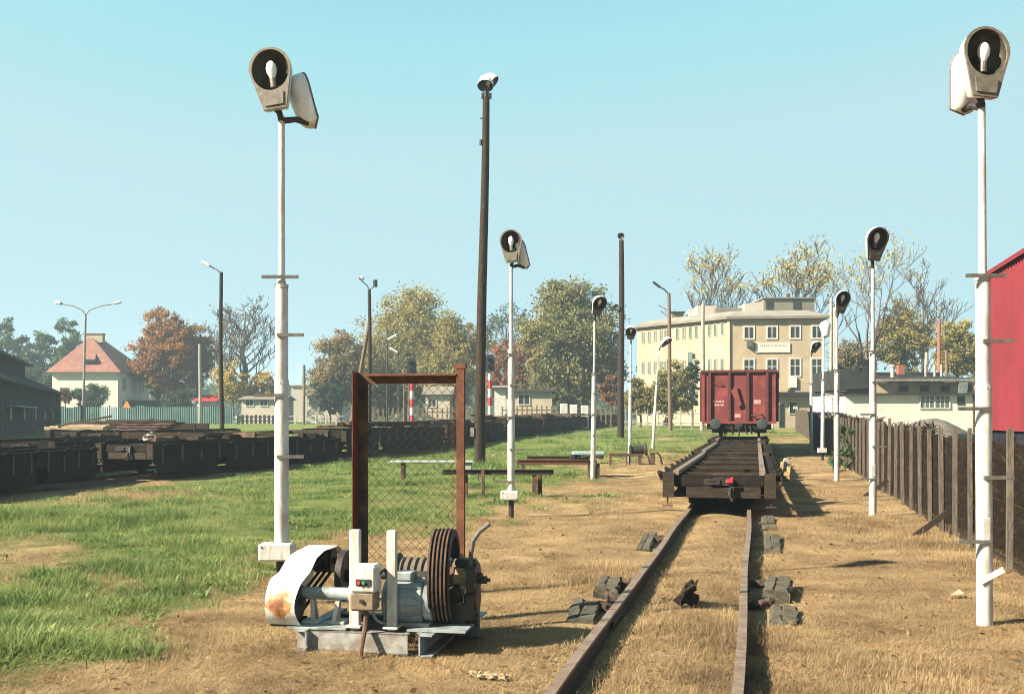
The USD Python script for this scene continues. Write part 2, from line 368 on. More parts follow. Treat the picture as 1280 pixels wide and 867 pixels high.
def green_at(x, y):
    """1 where the grass is green, 0 where it is dry"""
    x, y = np.asarray(x, float), np.asarray(y, float)
    p = np.stack([x * 0.9, y * 0.55, 0 * x + 9], -1)
    n = meshkit.fbm(p, 4, 11) - 0.5
    wide = 1.3 + y * 0.03
    d = (np.interp(y, _bx, _bb) - x) / wide + n * 3.4
    g = np.clip(d * 0.9 + 0.5, 0, 1)
    m = meshkit.fbm(np.stack([x * 0.45, y * 0.3, 0 * x + 4], -1), 3, 21)
    mid = np.exp(-((y - 13.2) / 2.6) ** 2) * 0.8 * np.clip((m - 0.36) * 6, 0, 1)                      # a half dry band
    g = g * (1 - mid * np.clip(1 - np.maximum(0, -x - 9) / 4, 0, 1))
    g = g * (1 - np.exp(-((x + 8.6) / 2.3) ** 2 - ((y - 24.5) / 2.6) ** 2))          # bare patch by the wagons
    sx = np.interp(y, [18, 30, 35.3, 40.6, 47, 55.3, 75, 106], [-12.9, -10.75, -8.6, -6.75, -4.75, -2.5, 2.2, 9.2])
    g = g * np.clip((np.abs(x - sx) - 1.3 + n) / 0.6, 0, 1)
    front = np.clip((7.0 + 2.2 * n - y) / 0.9, 0, 1)
    g = g * (1 - front)
    right = np.clip((x - track_x(y) - 1.0) / 1.0, 0, 1)
    far = np.clip((y - 38) / 14, 0, 1) * 0.75
    g = np.maximum(g, np.clip(far * (1 + 1.6 * n), 0, 1) * (1 - right * (1 - np.clip((y - 52) / 20, 0, 1))))
    return np.clip(g, 0, 1)


def grid_axis(parts):
    return np.unique(np.round(np.concatenate([np.arange(a, b, s) for a, b, s in parts]), 4))


gx = np.concatenate([-np.geomspace(690, 61, 12), np.arange(-60, -14, 1.0), np.arange(-14, 14, 0.14), np.arange(14, 60, 1.0), np.geomspace(60, 690, 12)])
gy = np.concatenate([[-400, -200, -100, -50, -20, -8, 0, 3], np.arange(5, 24, 0.14), np.arange(24, 70, 0.5), np.geomspace(70, 790, 34)])
GX, GY = np.meshgrid(gx, gy)
GZ = ground_z(GX, GY)
nx, ny = len(gx), len(gy)
idx = np.arange(nx * ny).reshape(ny, nx)
gf = np.stack([idx[:-1, :-1], idx[:-1, 1:], idx[1:, 1:], idx[1:, :-1]], -1).reshape(-1, 4)
usdkit.material(stage, '/World/Looks/ground_look', {
    'at': ('attribute', {'attribute': 'green'}), 'g': ('geometry', {}),
    'n1': ('noise_texture', {'scale': 1.3, 'detail': 6.0, 'roughness': 0.65}), 'n2': ('noise_texture', {'scale': 22.0, 'detail': 6.0, 'roughness': 0.75}),
    'n3': ('noise_texture', {'scale': 0.35, 'detail': 4.0}), 'al': ('mix_color', {'blend_type': 'multiply', 'fac': 1.0, 'b': (ALB, ALB, ALB)}),
    'rd': ('rgb_ramp', {'ramp': [(0.2, (0.09, 0.058, 0.032)), (0.42, (0.25, 0.17, 0.088)), (0.58, (0.46, 0.335, 0.175)), (0.8, (0.64, 0.51, 0.29))]}),
    'rg': ('rgb_ramp', {'ramp': [(0.2, (0.045, 0.075, 0.018)), (0.45, (0.12, 0.165, 0.042)), (0.62, (0.20, 0.225, 0.065)), (0.85, (0.34, 0.30, 0.12))]}),
    'mf': ('mix_float', {'fac': 0.42}), 'mc': ('mix_color', {}),
    'mn': ('math', {'math_type': 'multiply_add', 'value2': 0.5, 'value3': -0.25}), 'ad': ('math', {'math_type': 'add', 'use_clamp': True}),
    'bp': ('bump', {'strength': 0.9, 'distance': 0.03}), 'p': ('principled_bsdf', {'roughness': 0.95, 'specular_ior_level': 0.1})},
    [('g.position', 'n1.vector'), ('g.position', 'n2.vector'), ('g.position', 'n3.vector'), ('n1.fac', 'mf.a'), ('n2.fac', 'mf.b'), ('mf.result', 'rd.fac'), ('mf.result', 'rg.fac'),
     ('n1.fac', 'mn.value1'), ('mn.value', 'ad.value1'), ('at.fac', 'ad.value2'), ('ad.value', 'mc.fac'), ('rd.color', 'mc.a'), ('rg.color', 'mc.b'), ('mc.result', 'al.a'), ('al.result', 'p.base_color'),
     ('n2.fac', 'bp.height'), ('bp.normal', 'p.normal')], surface='p.BSDF')
gm = usdkit.mesh(stage, '/World/ground', (np.stack([GX, GY, GZ], -1).reshape(-1, 3), gf), '/World/Looks/ground_look', smooth=True)
UsdGeom.PrimvarsAPI(gm).CreatePrimvar('green', Sdf.ValueTypeNames.FloatArray, 'vertex').Set(Vt.FloatArray.FromNumpy(green_at(GX, GY).astype(np.float32).ravel()))
tag(gm, kind='structure')
used[('/World', 'ground')] = 0


def gz(x, y): return float(ground_z(np.array(x), np.array(y)))


def at(px, y): return (px - 640.0) / F * y          # X of a point at depth y that the photograph shows at column px


def up(py, y): return EYE + (523.0 - py) / F * y    # height of a point at depth y that the photograph shows at row py


# ------------------------------------------------------------------ main track
RA = np.array([-SL, 0, 0]);
tdir = np.array([SL, 1.0]) / math.hypot(SL, 1); tnor = np.array([tdir[1], -tdir[0]])     # along, to the right


def on_track(d_along, off):
    """point at Y = d_along on the centre line, off metres to the right of it"""
    return np.array([track_x(d_along), d_along]) + tnor * off


track = thing('railway_track', 'worn narrow railway track of two rusty rails on rotten sleepers in dry grass', 'railway track', (0, 0, 0), kind='structure')
HEAD = [(a, b * 1.32) for a, b in [(-0.034, 0.0), (0.034, 0.0), (0.036, -0.012), (0.033, -0.034), (0.009, -0.042), (0.009, -0.112), (0.055, -0.122), (0.055, -0.134), (-0.055, -0.134), (-0.055, -0.122), (-0.009, -0.112), (-0.009, -0.042), (-0.033, -0.034), (-0.036, -0.012)]]


def rail(off, y0, y1, part, head_only):
    ys = np.append(np.arange(y0, y1, 1.0), y1)
    v, f, n = [], [], len(HEAD)
    for y in ys:
        p = on_track(y, off)
        w = 0.010 * math.sin(y * 0.8 + off * 3)
        for a, b in HEAD:
            q = p + tnor * (a + w)
            v.append((q[0], q[1], rail_z(y) + b + 0.006 * math.sin(y * 1.3 + off)))
    top = [0, n - 1, 1, 2] if head_only else None
    for i in range(len(ys) - 1):
        for k in range(n):
            is_head = k in (0, n - 1, 1)
            if is_head == head_only:
                f.append([i * n + k, i * n + (k + 1) % n, (i + 1) * n + (k + 1) % n, (i + 1) * n + k])
    if not head_only:
        c = len(v)
        m = MB().add(v, f)
        for e in (0, len(v) - n):                        # closed ends: head, web and foot
            for q in ((0, 1, 2, 3), (0, 3, 12, 13), (4, 5, 10, 11), (6, 7, 8, 9)):
                m.add([v[e + i] for i in q], [[0, 1, 2, 3]])
        return m
    return MB().add(v, f)


for off in (-0.53, 0.53):
    for y0, y1 in ((1.0, 8.99 if off < 0 else 11.02), (9.01 if off < 0 else 11.04, 62.0)):
        r = obj('rail', rail(off, y0, y1, 0, False), L('rail_side'), track)
        obj('rail_head', rail(off, y0, y1, 0, True), L('rail_steel'), r)
for off, y in ((-0.53, 9.0), (0.53, 11.03)):
    for s in (-1, 1):
        p = on_track(y - 0.25, off + s * 0.022); q = on_track(y + 0.25, off + s * 0.022)
        fp = MB().bar((p[0], p[1], -0.1), (q[0], q[1], -0.1), 0.022, 0.09)
        for k in range(4):
            b = on_track(y - 0.18 + k * 0.12, off + s * 0.038); fp.cyl((b[0], b[1], -0.1), (tnor[0], tnor[1], 0), 0.013, 0.03, 6)
        obj('fishplate', fp, L('rail_side'), track)


def rough_beam(l, w, h, seed, cut=0.03):
    """a weathered wooden beam along x, ends split and edges worn"""
    r = np.random.default_rng(seed)
    nx_, v, f = 9, [], []
    ring = [(-.5, -.5), (.5, -.5), (.5, .3), (.42, .48), (.12, .5), (.08, .40), (.02, .5), (-.42, .49), (-.5, .32)]
    m = len(ring)
    for i in range(nx_):
        t = i / (nx_ - 1)
        for k, (a, b) in enumerate(ring):
            j = r.normal(0, 0.008, 3)
            x = (t - 0.5) * l + (r.normal(0, cut) if i in (0, nx_ - 1) else 0)
            v.append((x, a * w + j[1], b * h + j[2]))
    for i in range(nx_ - 1):
        for k in range(m):
            f.append([i * m + k, (i + 1) * m + k, (i + 1) * m + (k + 1) % m, i * m + (k + 1) % m])
    mb = MB().add(v, f)
    f2 = [[0, k, k + 1] for k in range(1, m - 1)]
    mb.add(v[:m], f2); mb.add(v[-m:], [x[::-1] for x in f2])
    return mb


for i, (y, w, dz, tw) in enumerate([(7.3, 0.25, 0, 0.02), (9.3, 0.26, 0.0, 0.02), (10.0, 0.26, 0, -0.02), (10.8, 0.30, 0.0, -0.03), (14.4, 0.26, 0.0, 0.03), (15.4, 0.24, 0, -0.02), (16.2, 0.24, 0, 0.0), (18.2, 0.25, 0.0, 0.0)]):
    mb = rough_beam(1.75 + 0.06 * math.sin(i * 2.1), w, 0.15, 100 + i)
    R = trimesh.transformations.euler_matrix(0, 0, PHI + tw)[:3, :3]
    c = on_track(y, 0.03 * math.cos(i * 1.7))
    obj('sleeper', mb.move((c[0], c[1], -0.252 + rail_z(y)), R), L('sleeper_wood'), track)
STUB = [(14.9, -0.85, 0.23, 1.9, 0.015, 0.03), (10.65, -0.80, 0.27, 0.85, 0.075, 0.05), (9.45, -0.86, 0.30, 0.95, 0.02, 0.10),
        (15.0, 0.86, 0.26, 2.0, 0.03, 0.0), (10.75, 0.85, 0.29, 0.95, 0.085, -0.06), (9.55, 0.88, 0.27, 0.75, 0.03, -0.02), (18.4, 0.84, 0.26, 1.1, 0.02, 0.0), (17.3, 0.86, 0.25, 0.5, 0.0, 0.03)]
for i, (y, off, w, l, dz, tw) in enumerate(STUB):
    mb = rough_beam(l * 0.88, w * 0.86, 0.13, 130 + i, 0.03)
    R = trimesh.transformations.euler_matrix(0, -0.02, math.pi / 2 + PHI + tw)[:3, :3]
    c = on_track(y, off)
    obj('packing_timber', mb.move((c[0], c[1], gz(*c) + dz - 0.03), R), L('sleeper_wood'), track)
x_, y_ = on_track(9.9, 0.62)
for i, (y, off) in enumerate(((10.2, -0.66), (9.75, -0.68), (10.9, -0.65), (11.3, 0.66), (10.1, 0.68), (15.2, -0.68))):
    c = on_track(y, off)
    obj('chair_plate', rough_beam(0.22, 0.15, 0.06, 150 + i, 0.02).move((c[0], c[1], gz(*c) + 0.045), trimesh.transformations.euler_matrix(0.1, 0.15, PHI + i)[:3, :3]), L('rail_side'), track)

# ------------------------------------------------------------------ floodlight posts


def lamp_outline(n=26):
    c, r = 0.39, 0.195
    th = np.radians(np.linspace(-22, 202, n))
    arc = [(r * math.cos(t), c + r * math.sin(t)) for t in th]
    return [(-0.105, 0.0), (0.105, 0.0)] + arc


OUT = lamp_outline()


def lamp_head(parent, base, yaw, pitch, roll, pole_top, tag_label=None, k=1.0):
    """one oval floodlight: opening towards -y, lamp socket at the bottom"""
    R = trimesh.transformations.euler_matrix(0, roll, 0)[:3, :3]
    R = trimesh.transformations.euler_matrix(pitch, 0, 0)[:3, :3] @ R
    R = trimesh.transformations.euler_matrix(0, 0, yaw)[:3, :3] @ R * k
    o = np.array(OUT); cen = np.array([0, 0.33]); n = len(o)
    sh = MB(); v = []; f = []
    prof = [(0.0, 1.0), (0.05, 0.995), (0.10, 0.96), (0.14, 0.86), (0.17, 0.68), (0.188, 0.42), (0.192, 0.15)]
    for d, sc in prof:
        q = cen + (o - cen) * sc
        v += [(a, d, b) for a, b in q]
    for i in range(len(prof) - 1):
        for k in range(n):
            f.append([i * n + k, i * n + (k + 1) % n, (i + 1) * n + (k + 1) % n, (i + 1) * n + k])
    sh.add(v, f); sh.add(v[-n:], [[0, k, k + 1] for k in range(1, n - 1)])
    hd = obj('lamp_housing', sh.move(base, R), L('lamp_white'), parent, smooth=45, label=tag_label)
    cov = Polygon(cen + (o - cen) * 1.02).difference(Polygon([(0.174 * math.cos(t), 0.372 + 0.198 * math.sin(t)) for t in np.linspace(0, 2 * math.pi, 40)[:-1]]))
    mb = MB().prism(cov, 0.02, (0, 0.012, 0))
    mb.prism([(-0.085, 0.025), (0.085, 0.025), (0.10, 0.145), (0.05, 0.125), (-0.05, 0.125), (-0.10, 0.145)], 0.012, (0, -0.008, 0))
    obj('cover_frame', mb.move(base, R), L('lamp_cover'), hd)
    rf = MB().lathe((0, 0.39, 0), (0, 0, 1), [(0, 0.172), (0.05, 0.166), (0.10, 0.135), (0.135, 0.085), (0.15, 0.01)], 24)
    rf.v = [np.stack([a[:, 0] * 1.025, a[:, 2], (a[:, 1] - 0.39) * 1.17 + 0.372], 1) for a in rf.v]
    obj('reflector', rf.move(base, R), L('reflector'), hd, smooth=True)
    bu = MB().lathe((0, 0.055, 0.30), (0, 0, 1), [(0.0, 0.022), (0.03, 0.03), (0.07, 0.048), (0.11, 0.052), (0.15, 0.042), (0.175, 0.022), (0.185, 0.002)], 14)
    obj('bulb', bu.move(base, R), L('bulb_glass'), hd, smooth=True)
    so = MB().cyl((0, 0.055, 0.265), (0, 0, 1), 0.03, 0.09, 12)
    obj('lamp_socket', so.move(base, R), L('lamp_cover'), hd)
    foot = np.array(base) + R @ np.array([0, 0.08, 0.02])
    br = MB().tube([np.array(pole_top), (np.array(pole_top) + foot) / 2 + np.array([0, 0, 0.02]), foot], [0.031, 0.028, 0.036], 8)
    obj('lamp_bracket', br, L('black_metal'), parent)


def lamp_post(px, py_or_y, h, label, heads, rungs, box=None, lean=(0, 0), band=None, h_thick=2.9, y=None):
    X = at(px, y); z = gz(X, y)
    h = up(py_or_y, y) - z
    t = thing('floodlight_post', label, 'lamp post', (X, y, z), 0, 'white floodlight posts along the tracks')
    lx, ly = lean

    def P(zz): return np.array([lx * zz / h, ly * zz / h, zz])
    box = 0.36 if box is True else box
    b0 = box - 0.06 if box else -0.05
    obj('pole', MB().tube([P(b0), P(h_thick - 0.9), P(h_thick - 0.88), P(h_thick - 0.04)], [0.066, 0.066, 0.06, 0.06], 14), L('white_paint'), t, smooth=40)
    obj('upper_pole', MB().tube([P(h_thick - 0.1), P(h_thick + 0.06), P(h - 0.62)], [0.060, 0.033, 0.030], 12), L('white_paint'), t, smooth=40)
    for zz in (h_thick - 0.92, h_thick - 0.02):
        obj('pole_collar', MB().cyl(P(zz), (0, 0, 1), 0.068 if zz < h_thick - 0.5 else 0.064, 0.03, 14), L('white_paint'), t)
    p = P(0.85)
    if not box:
        obj('hatch', MB().cbox((p[0] - 0.01, p[1] - 0.062, p[2] - 0.05), (0.07, 0.02, 0.20), 0.006), L('white_paint'), t)
    for zz, sd in rungs:
        p = P(zz)
        m = MB()
        a, b = {-1: (-0.24, 0.03), 1: (-0.03, 0.22), 2: (-0.17, 0.17)}[sd]
        m.box((p[0] + (a + b) / 2, p[1] - 0.068, p[2]), (b - a, 0.022, 0.03))
        obj('rung', m, L('rung_metal'), t)
    if box:
        p = P(box)
        m = MB().cbox((p[0] - 0.03, p[1] - 0.06, p[2]), (0.31, 0.20, 0.16), 0.015)
        bx = obj('junction_box', m, L('white_paint'), t)
        obj('box_screw', MB().cyl((p[0] - 0.15, p[1] - 0.162, p[2] + 0.05), (0, 1, 0), 0.008, 0.01, 8).cyl((p[0] + 0.09, p[1] - 0.162, p[2] - 0.05), (0, 1, 0), 0.008, 0.01, 8), L('black_metal'), bx)
        obj('foot_post', MB().tube([P(-0.1), P(box - 0.06)], 0.05, 10), L('black_metal'), t)
    if band:
        p = P(band)
        obj('tag_band', MB().box((p[0] + 0.03, p[1] - 0.072, p[2]), (0.22, 0.012, 0.045), ry=math.radians(-28)), L('lamp_white'), t)
    for dx, dz, yaw, pitch, roll in heads:
        tp = P(h - 0.66)
        fw = 0.14
        back_ = abs(yaw) > 1.5 and len(heads) > 1
        fw = (0.30 if abs(yaw) > 2.3 else 0.19) if back_ else 0.14
        lamp_head(t, (tp[0] + dx + fw * math.sin(yaw), tp[1] - fw * math.cos(yaw), h - 0.60 + dz), yaw, pitch, roll, tp, k=0.88 if back_ else 1.0)
    return t


D = math.radians
std = [(2.92, 2), (2.37, 1), (1.80, -1), (1.23, 1), (0.66, -1)]
lamp_post(352, 63, 5.02, 'near white post with tilted oval lamp, in the grass behind the winch', [(-0.02, 0.02, D(-4), D(-6), D(-9)), (0.14, -0.06, D(112), D(-14), D(18))],
          [(3.06, 2), (2.52, 1), (1.96, -1), (1.39, 1)], box=0.51, y=10.1, h_thick=3.0)
lamp_post(1231, 36, 5.0, 'tall white post with a slanted band near its foot, beside the wooden fence', [(-0.045, 0.0, D(6), D(-5), D(5)), (0.05, -0.02, D(-150), D(-5), D(-8))],
          [(2.90, 2), (2.36, 1), (1.80, -1), (1.23, 1), (0.70, -1)], band=0.42, y=9.0, h_thick=2.9, lean=(-0.03, 0))
lamp_post(639, 287, 5.02, 'white post with grey junction box standing before the steel trestle', [(0.03, 0.0, D(-6), D(-4), D(-4)), (0.13, -0.05, D(110), D(-14), D(16))], std[:5], box=0.42, y=19.2, h_thick=3.0)
lamp_post(1091, 289, 5.05, 'white post with one round lamp, before the wide fence gap', [(-0.05, 0.06, D(8), D(20), D(2))], std, y=19.2)
lamp_post(741, 371, 4.95, 'white post rising behind the turquoise plate on the low rack', [(-0.01, 0.08, D(14), D(36), D(6))], std[:4], y=29.6, lean=(0.06, 0))
lamp_post(1046, 366, 5.0, 'white post with scuffed lamp beside the overgrown part of the fence', [(0.03, 0.06, D(6), D(22), D(4))], std[:3], y=28.4)
lamp_post(787, 407, 4.7, 'white post standing over the low iron pulley frame', [(0.0, 0.10, D(-14), D(48), D(8))], std[:2], y=39, lean=(0.06, 0))
lamp_post(1028, 400, 4.75, 'white post with cable box low on its pole, by the dark blue bin', [(0.06, 0.0, D(150), D(-8), D(3))], std[:2], box=True, y=39.0, lean=(0.05, 0))
lamp_post(816, 420, 4.75, 'leaning white post in green grass before the cream office block', [(0.05, 0.12, D(32), D(54), D(12))], std[:1], y=48, lean=(0.30, 0))
lamp_post(1014, 426, 4.75, 'short white post with small round lamp, farthest along the wooden fence', [(0.02, 0.10, D(10), D(44), D(2))], std[:1], y=45.5)

# ------------------------------------------------------------------ winch
D = math.radians
ux, vx = np.array([math.cos(D(9.5)), -math.sin(D(9.5))]), np.array([math.sin(D(9.5)), math.cos(D(9.5))])
WO = np.array([-0.64, 7.9]); WZ = -0.13
WRZ = math.atan2(ux[1], ux[0])
winch = thing('cable_winch', 'electric cable winch with white belt guard, ribbed pulley and control box on a steel base', 'winch', (WO[0], WO[1], WZ), WRZ)


def channel(p0, p1, h, w, t, side=1, z0=0.0):
    """C channel from p0 to p1 (u, v); its web stands on the side given"""
    p0, p1 = np.array(p0, float), np.array(p1, float)
    d = (p1 - p0) / np.linalg.norm(p1 - p0); n = np.array([d[1], -d[0]]) * side
    m = MB()
    for a, b, zz, hh in ((w / 2 - t / 2, t, z0 + h / 2, h), (0, w, z0 + t / 2, t), (0, w, z0 + h - t / 2, t)):
        q0, q1 = p0 + n * a, p1 + n * a
        m.bar((q0[0], q0[1], zz), (q1[0], q1[1], zz), b, hh if hh == h else t - 0.001)
    return m


obj('front_beam', channel((-0.98, 0.06), (-0.12, 0.02), 0.155, 0.09, 0.012, 1), L('grey_paint'), winch)
obj('rear_beam', channel((-1.0, 0.80), (0.25, 0.78), 0.15, 0.09, 0.012, -1), L('grey_paint'), winch)
obj('side_beam', channel((0.02, -0.06), (0.02, 0.98), 0.16, 0.10, 0.012, -1), L('blue_grey_paint'), winch)
obj('side_beam', channel((-0.94, -0.04), (-0.94, 0.92), 0.162, 0.10, 0.012, 1), L('blue_grey_paint'), winch)
obj('base_plate', MB().span(-1.06, -0.60, 0.0, 0.30, 0.164, 0.178), L('blue_grey_paint'), winch)
obj('base_plate', MB().span(-0.14, 0.30, 0.02, 0.86, 0.166, 0.180), L('blue_grey_paint'), winch)
for u0, w_, b_ in ((-0.545, 0.078, 0.945), (-0.262, 0.070, 0.965)):
    up_ = obj('upright', MB().cbox((u0, 0.06, 0.165 + 0.37), (w_, 0.055, 0.74), 0.006), L('white_paint'), winch)
    obj('upright_foot', MB().span(u0 - 0.055, u0 + 0.055, 0.0, 0.15, 0.183, 0.197), L('white_paint'), up_)
# control box
cb = obj('control_box', MB().cbox((-0.435, -0.03, 0.56), (0.195, 0.16, 0.205), 0.018), L('white_paint'), winch)
obj('control_box_base', MB().cbox((-0.445, -0.025, 0.395), (0.19, 0.15, 0.14), 0.016), L('brown_box'), cb)
obj('switch_plate', MB().span(-0.485, -0.375, -0.118, -0.108, 0.515, 0.562), L('black_metal'), cb)
obj('stop_button', MB().cyl((-0.462, -0.122, 0.538), (0, 1, 0), 0.014, 0.02, 12), L('red_paint'), cb)
obj('start_button', MB().cyl((-0.425, -0.122, 0.538), (0, 1, 0), 0.013, 0.02, 12), L('green_paint'), cb)
obj('box_bolt', MB().cyl((-0.445, -0.105, 0.40), (0, 1, 0), 0.016, 0.02, 10), L('black_metal'), cb)
obj('conduit', MB().tube([(-0.43, -0.03, 0.34), (-0.435, -0.05, 0.2), (-0.44, -0.13, 0.06), (-0.44, -0.16, -0.03)], 0.019, 8), L('rust_dark'), winch)
cbl = MB().tube([(-0.35, 0.0, 0.58), (-0.31, 0.03, 0.62), (-0.29, 0.10, 0.5), (-0.33, 0.2, 0.35)], 0.012, 6)
obj('cable', cbl, L('black_metal'), winch)
# motor
mo = MB().lathe((-0.16, 0.26, 0.36), (1, 0, 0), [(-0.20, 0.02), (-0.20, 0.15), (-0.18, 0.165), (0.10, 0.165), (0.105, 0.15), (0.115, 0.15), (0.12, 0.162), (0.17, 0.155), (0.185, 0.10), (0.187, 0.0)], 28)
mt = obj('motor', mo, L('blue_grey_paint'), winch, smooth=35)
fins = MB()
for k in range(14):
    a = math.radians(20 + k * 24)
    fins.box((-0.19, 0.26 + 0.166 * math.cos(a), 0.36 + 0.166 * math.sin(a)), (0.26, 0.006, 0.02), rx=a + math.pi / 2)
obj('cooling_fin', fins, L('blue_grey_paint'), mt)
obj('terminal_box', MB().cbox((-0.20, 0.24, 0.545), (0.14, 0.13, 0.07), 0.01), L('blue_grey_paint'), mt)
obj('motor_foot', MB().span(-0.34, 0.0, 0.12, 0.40, 0.182, 0.21), L('grey_paint'), mt)
# rope drum
dr = []
for k in range(9):
    x = -0.36 + k * 0.055
    dr += [(x, 0.135), (x + 0.014, 0.165), (x + 0.042, 0.165), (x + 0.054, 0.135)]
obj('rope_drum', MB().lathe((0, 0.62, 0.47), (1, 0, 0), [(-0.37, 0.0), (-0.37, 0.20), (-0.362, 0.20)] + dr + [(0.14, 0.20), (0.15, 0.0)], 28), L('rope'), winch, smooth=25)
# ribbed pulley
AXP = (math.cos(D(5)), math.sin(D(5)), 0)
pr = [(-0.085, 0.25), (-0.085, 0.345)]
for k in range(5):
    x = -0.083 + k * 0.030
    pr += [(x, 0.362), (x + 0.017, 0.362), (x + 0.021, 0.335), (x + 0.027, 0.335)]
pr += [(0.068, 0.362), (0.078, 0.355), (0.078, 0.305), (0.03, 0.295), (0.0, 0.27), (-0.085, 0.27)]
PC = (0.055, 0.42, 0.52)
pul = obj('ribbed_pulley', MB().lathe(PC, AXP, pr, 40), L('rubber'), winch, smooth=25)
sp = MB()
for k in range(5):
    a = 2 * math.pi * k / 5 + 0.3
    sp.bar((PC[0] + 0.0, PC[1] + 0.05 * math.cos(a), PC[2] + 0.05 * math.sin(a)), (PC[0] + 0.0, PC[1] + 0.27 * math.cos(a), PC[2] + 0.27 * math.sin(a)), 0.05, 0.03, (1, 0, 0))
sp.cyl((PC[0] + 0.0, PC[1], PC[2]), (1, 0, 0), 0.075, 0.16, 16)
obj('spoke', sp, L('rust_dark'), pul)
rim = [(-0.0745 + k * 0.030, 0.3645) for k in range(5)]
m_ = MB()
for x, r_ in rim:
    m_.lathe(PC, AXP, [(x - 0.006, 0.3600), (x - 0.0055, r_), (x + 0.0055, r_), (x + 0.006, 0.3600)], 40)
obj('worn_rim', m_, L('rust_dark'), pul)
# gearbox, bearing and lever on the far end
obj('pedestal', MB().span(0.08, 0.24, 0.30, 0.56, 0.182, 0.34).cbox((0.145, 0.42, 0.38), (0.10, 0.16, 0.14), 0.02), L('grease'), winch)
obj('bearing', MB().cyl((0.185, 0.42, 0.52), (1, 0, 0), 0.065, 0.10, 16).cbox((0.185, 0.42, 0.56), (0.07, 0.11, 0.07), 0.01), L('bearing_tan'), winch, smooth=40)
gb = MB().cyl((0.280, 0.42, 0.50), (1, 0, 0), 0.135, 0.07, 20).cyl((0.280, 0.42, 0.36), (1, 0, 0), 0.10, 0.08, 16).cbox((0.265, 0.42, 0.30), (0.09, 0.24, 0.22), 0.02).cyl((0.335, 0.42, 0.50), (1, 0, 0), 0.03, 0.10, 10).cyl((0.375, 0.42, 0.50), (1, 0, 0), 0.014, 0.07, 8)
gb.cbox((0.225, 0.42, 0.63), (0.16, 0.12, 0.06), 0.015).cyl((0.275, 0.40, 0.20), (1, 0, 0), 0.05, 0.1, 12)
obj('gearbox', gb, L('grease'), winch, smooth=40)
obj('brake_lever', MB().tube([(0.260, 0.36, 0.55), (0.275, 0.35, 0.70), (0.290, 0.35, 0.80), (0.335, 0.36, 0.87), (0.415, 0.37, 0.935)], [0.016, 0.017, 0.018, 0.018, 0.02], 8), L('rung_metal'), winch)
obj('main_shaft', MB().cyl((-0.10, 0.42, 0.52), (1, 0, 0), 0.035, 0.9, 12), L('grease'), winch)
# belt guard: a band of sheet metal bent round two pulleys, standing in the v-z plane
c0, r0, c1, r1 = np.array([0.12, 0.345]), 0.185, np.array([0.90, 0.555]), 0.125
g = []
for a in np.linspace(D(-118), D(-255), 14):
    g.append(c0 + r0 * np.array([math.cos(a), math.sin(a)]))
kink = [np.array([0.40, 0.645]), np.array([0.60, 0.672])]
g += [np.array([0.22, 0.555])] + kink
for a in np.linspace(D(98), D(20), 6):
    g.append(c1 + r1 * np.array([math.cos(a), math.sin(a)]))
g = np.array(g); t_ = np.gradient(g, axis=0); t_ /= np.linalg.norm(t_, axis=1, keepdims=True); nn = np.stack([-t_[:, 1], t_[:, 0]], 1)
U0, U1 = -1.205, -0.965
v, f = [], []
for a, n_ in zip(g, nn):
    wob = 0.006 * math.sin(a[0] * 17)
    for q in (a, a - n_ * 0.006):
        v += [(U0, q[0], q[1] + wob), (U1 + 0.012 * math.sin(a[1] * 15), q[0], q[1] - wob)]
for i in range(len(g) - 1):
    b = i * 4; c = b + 4
    f += [[b, b + 1, c + 1, c], [b + 2, c + 2, c + 3, b + 3], [b + 1, b + 3, c + 3, c + 1], [b, c, c + 2, b + 2]]
guard = obj('belt_guard', MB().add(v, f), L('guard_white'), winch, smooth=35)
lower = MB()
gl = np.array([c0 + r0 * np.array([math.cos(a), math.sin(a)]) for a in np.linspace(D(-120), D(-45), 7)])
for a, b in zip(gl[:-1], gl[1:]):
    lower.bar((U0 + 0.11, a[0], a[1]), (U0 + 0.11, b[0], b[1]), 0.215, 0.008, (0, 0, 1))
obj('guard_bottom', lower, L('rubber'), guard)
side = Polygon(np.vstack([g, [[0.97, 0.42], [0.42, 0.20], [0.2, 0.165]]])).buffer(-0.004)
obj('guard_side', MB().prism(side, 0.006, (U0 + 0.002, 0, 0), (0, 1, 0), (0, 0, 1)), L('guard_white'), guard)
for (cv, cz), r_ in ((c0, 0.13), (c1, 0.10)):
    obj('belt_pulley', MB().lathe((-1.08, cv, cz), (1, 0, 0), [(-0.07, 0.0), (-0.07, r_), (-0.045, r_ - 0.018), (-0.02, r_), (0.005, r_ - 0.018), (0.03, r_), (0.055, r_ - 0.018), (0.08, r_), (0.082, 0.03), (0.12, 0.03), (0.121, 0.0)], 24), L('grease'), winch, smooth=25)
for k in range(3):
    x = -1.13 + k * 0.05
    bm = MB()
    d_ = (c1 - c0) / np.linalg.norm(c1 - c0); nb = np.array([-d_[1], d_[0]])
    for s in (-1, 1):
        p0, p1 = c0 + s * nb * 0.125, c1 + s * nb * 0.095
        bm.bar((x, p0[0], p0[1]), (x, p1[0], p1[1]), 0.022, 0.014)
    obj('drive_belt', bm, L('rubber'), winch)
obj('flywheel', MB().lathe((-0.82, 0.66, 0.47), (1, 0, 0), [(-0.03, 0.0), (-0.03, 0.19), (-0.025, 0.205), (0.025, 0.205), (0.03, 0.19), (0.03, 0.15), (0.01, 0.14), (0.01, 0.05), (0.05, 0.05), (0.05, 0.0)], 32), L('grease'), winch, smooth=30)
obj('counter_shaft', MB().cyl((-0.83, 0.20, 0.40), (1, 0, 0), 0.048, 0.40, 16), L('blue_grey_paint'), winch, smooth=40)
obj('counter_shaft', MB().cyl((-0.59, 0.20, 0.40), (1, 0, 0), 0.085, 0.07, 18), L('white_paint'), winch, smooth=40)
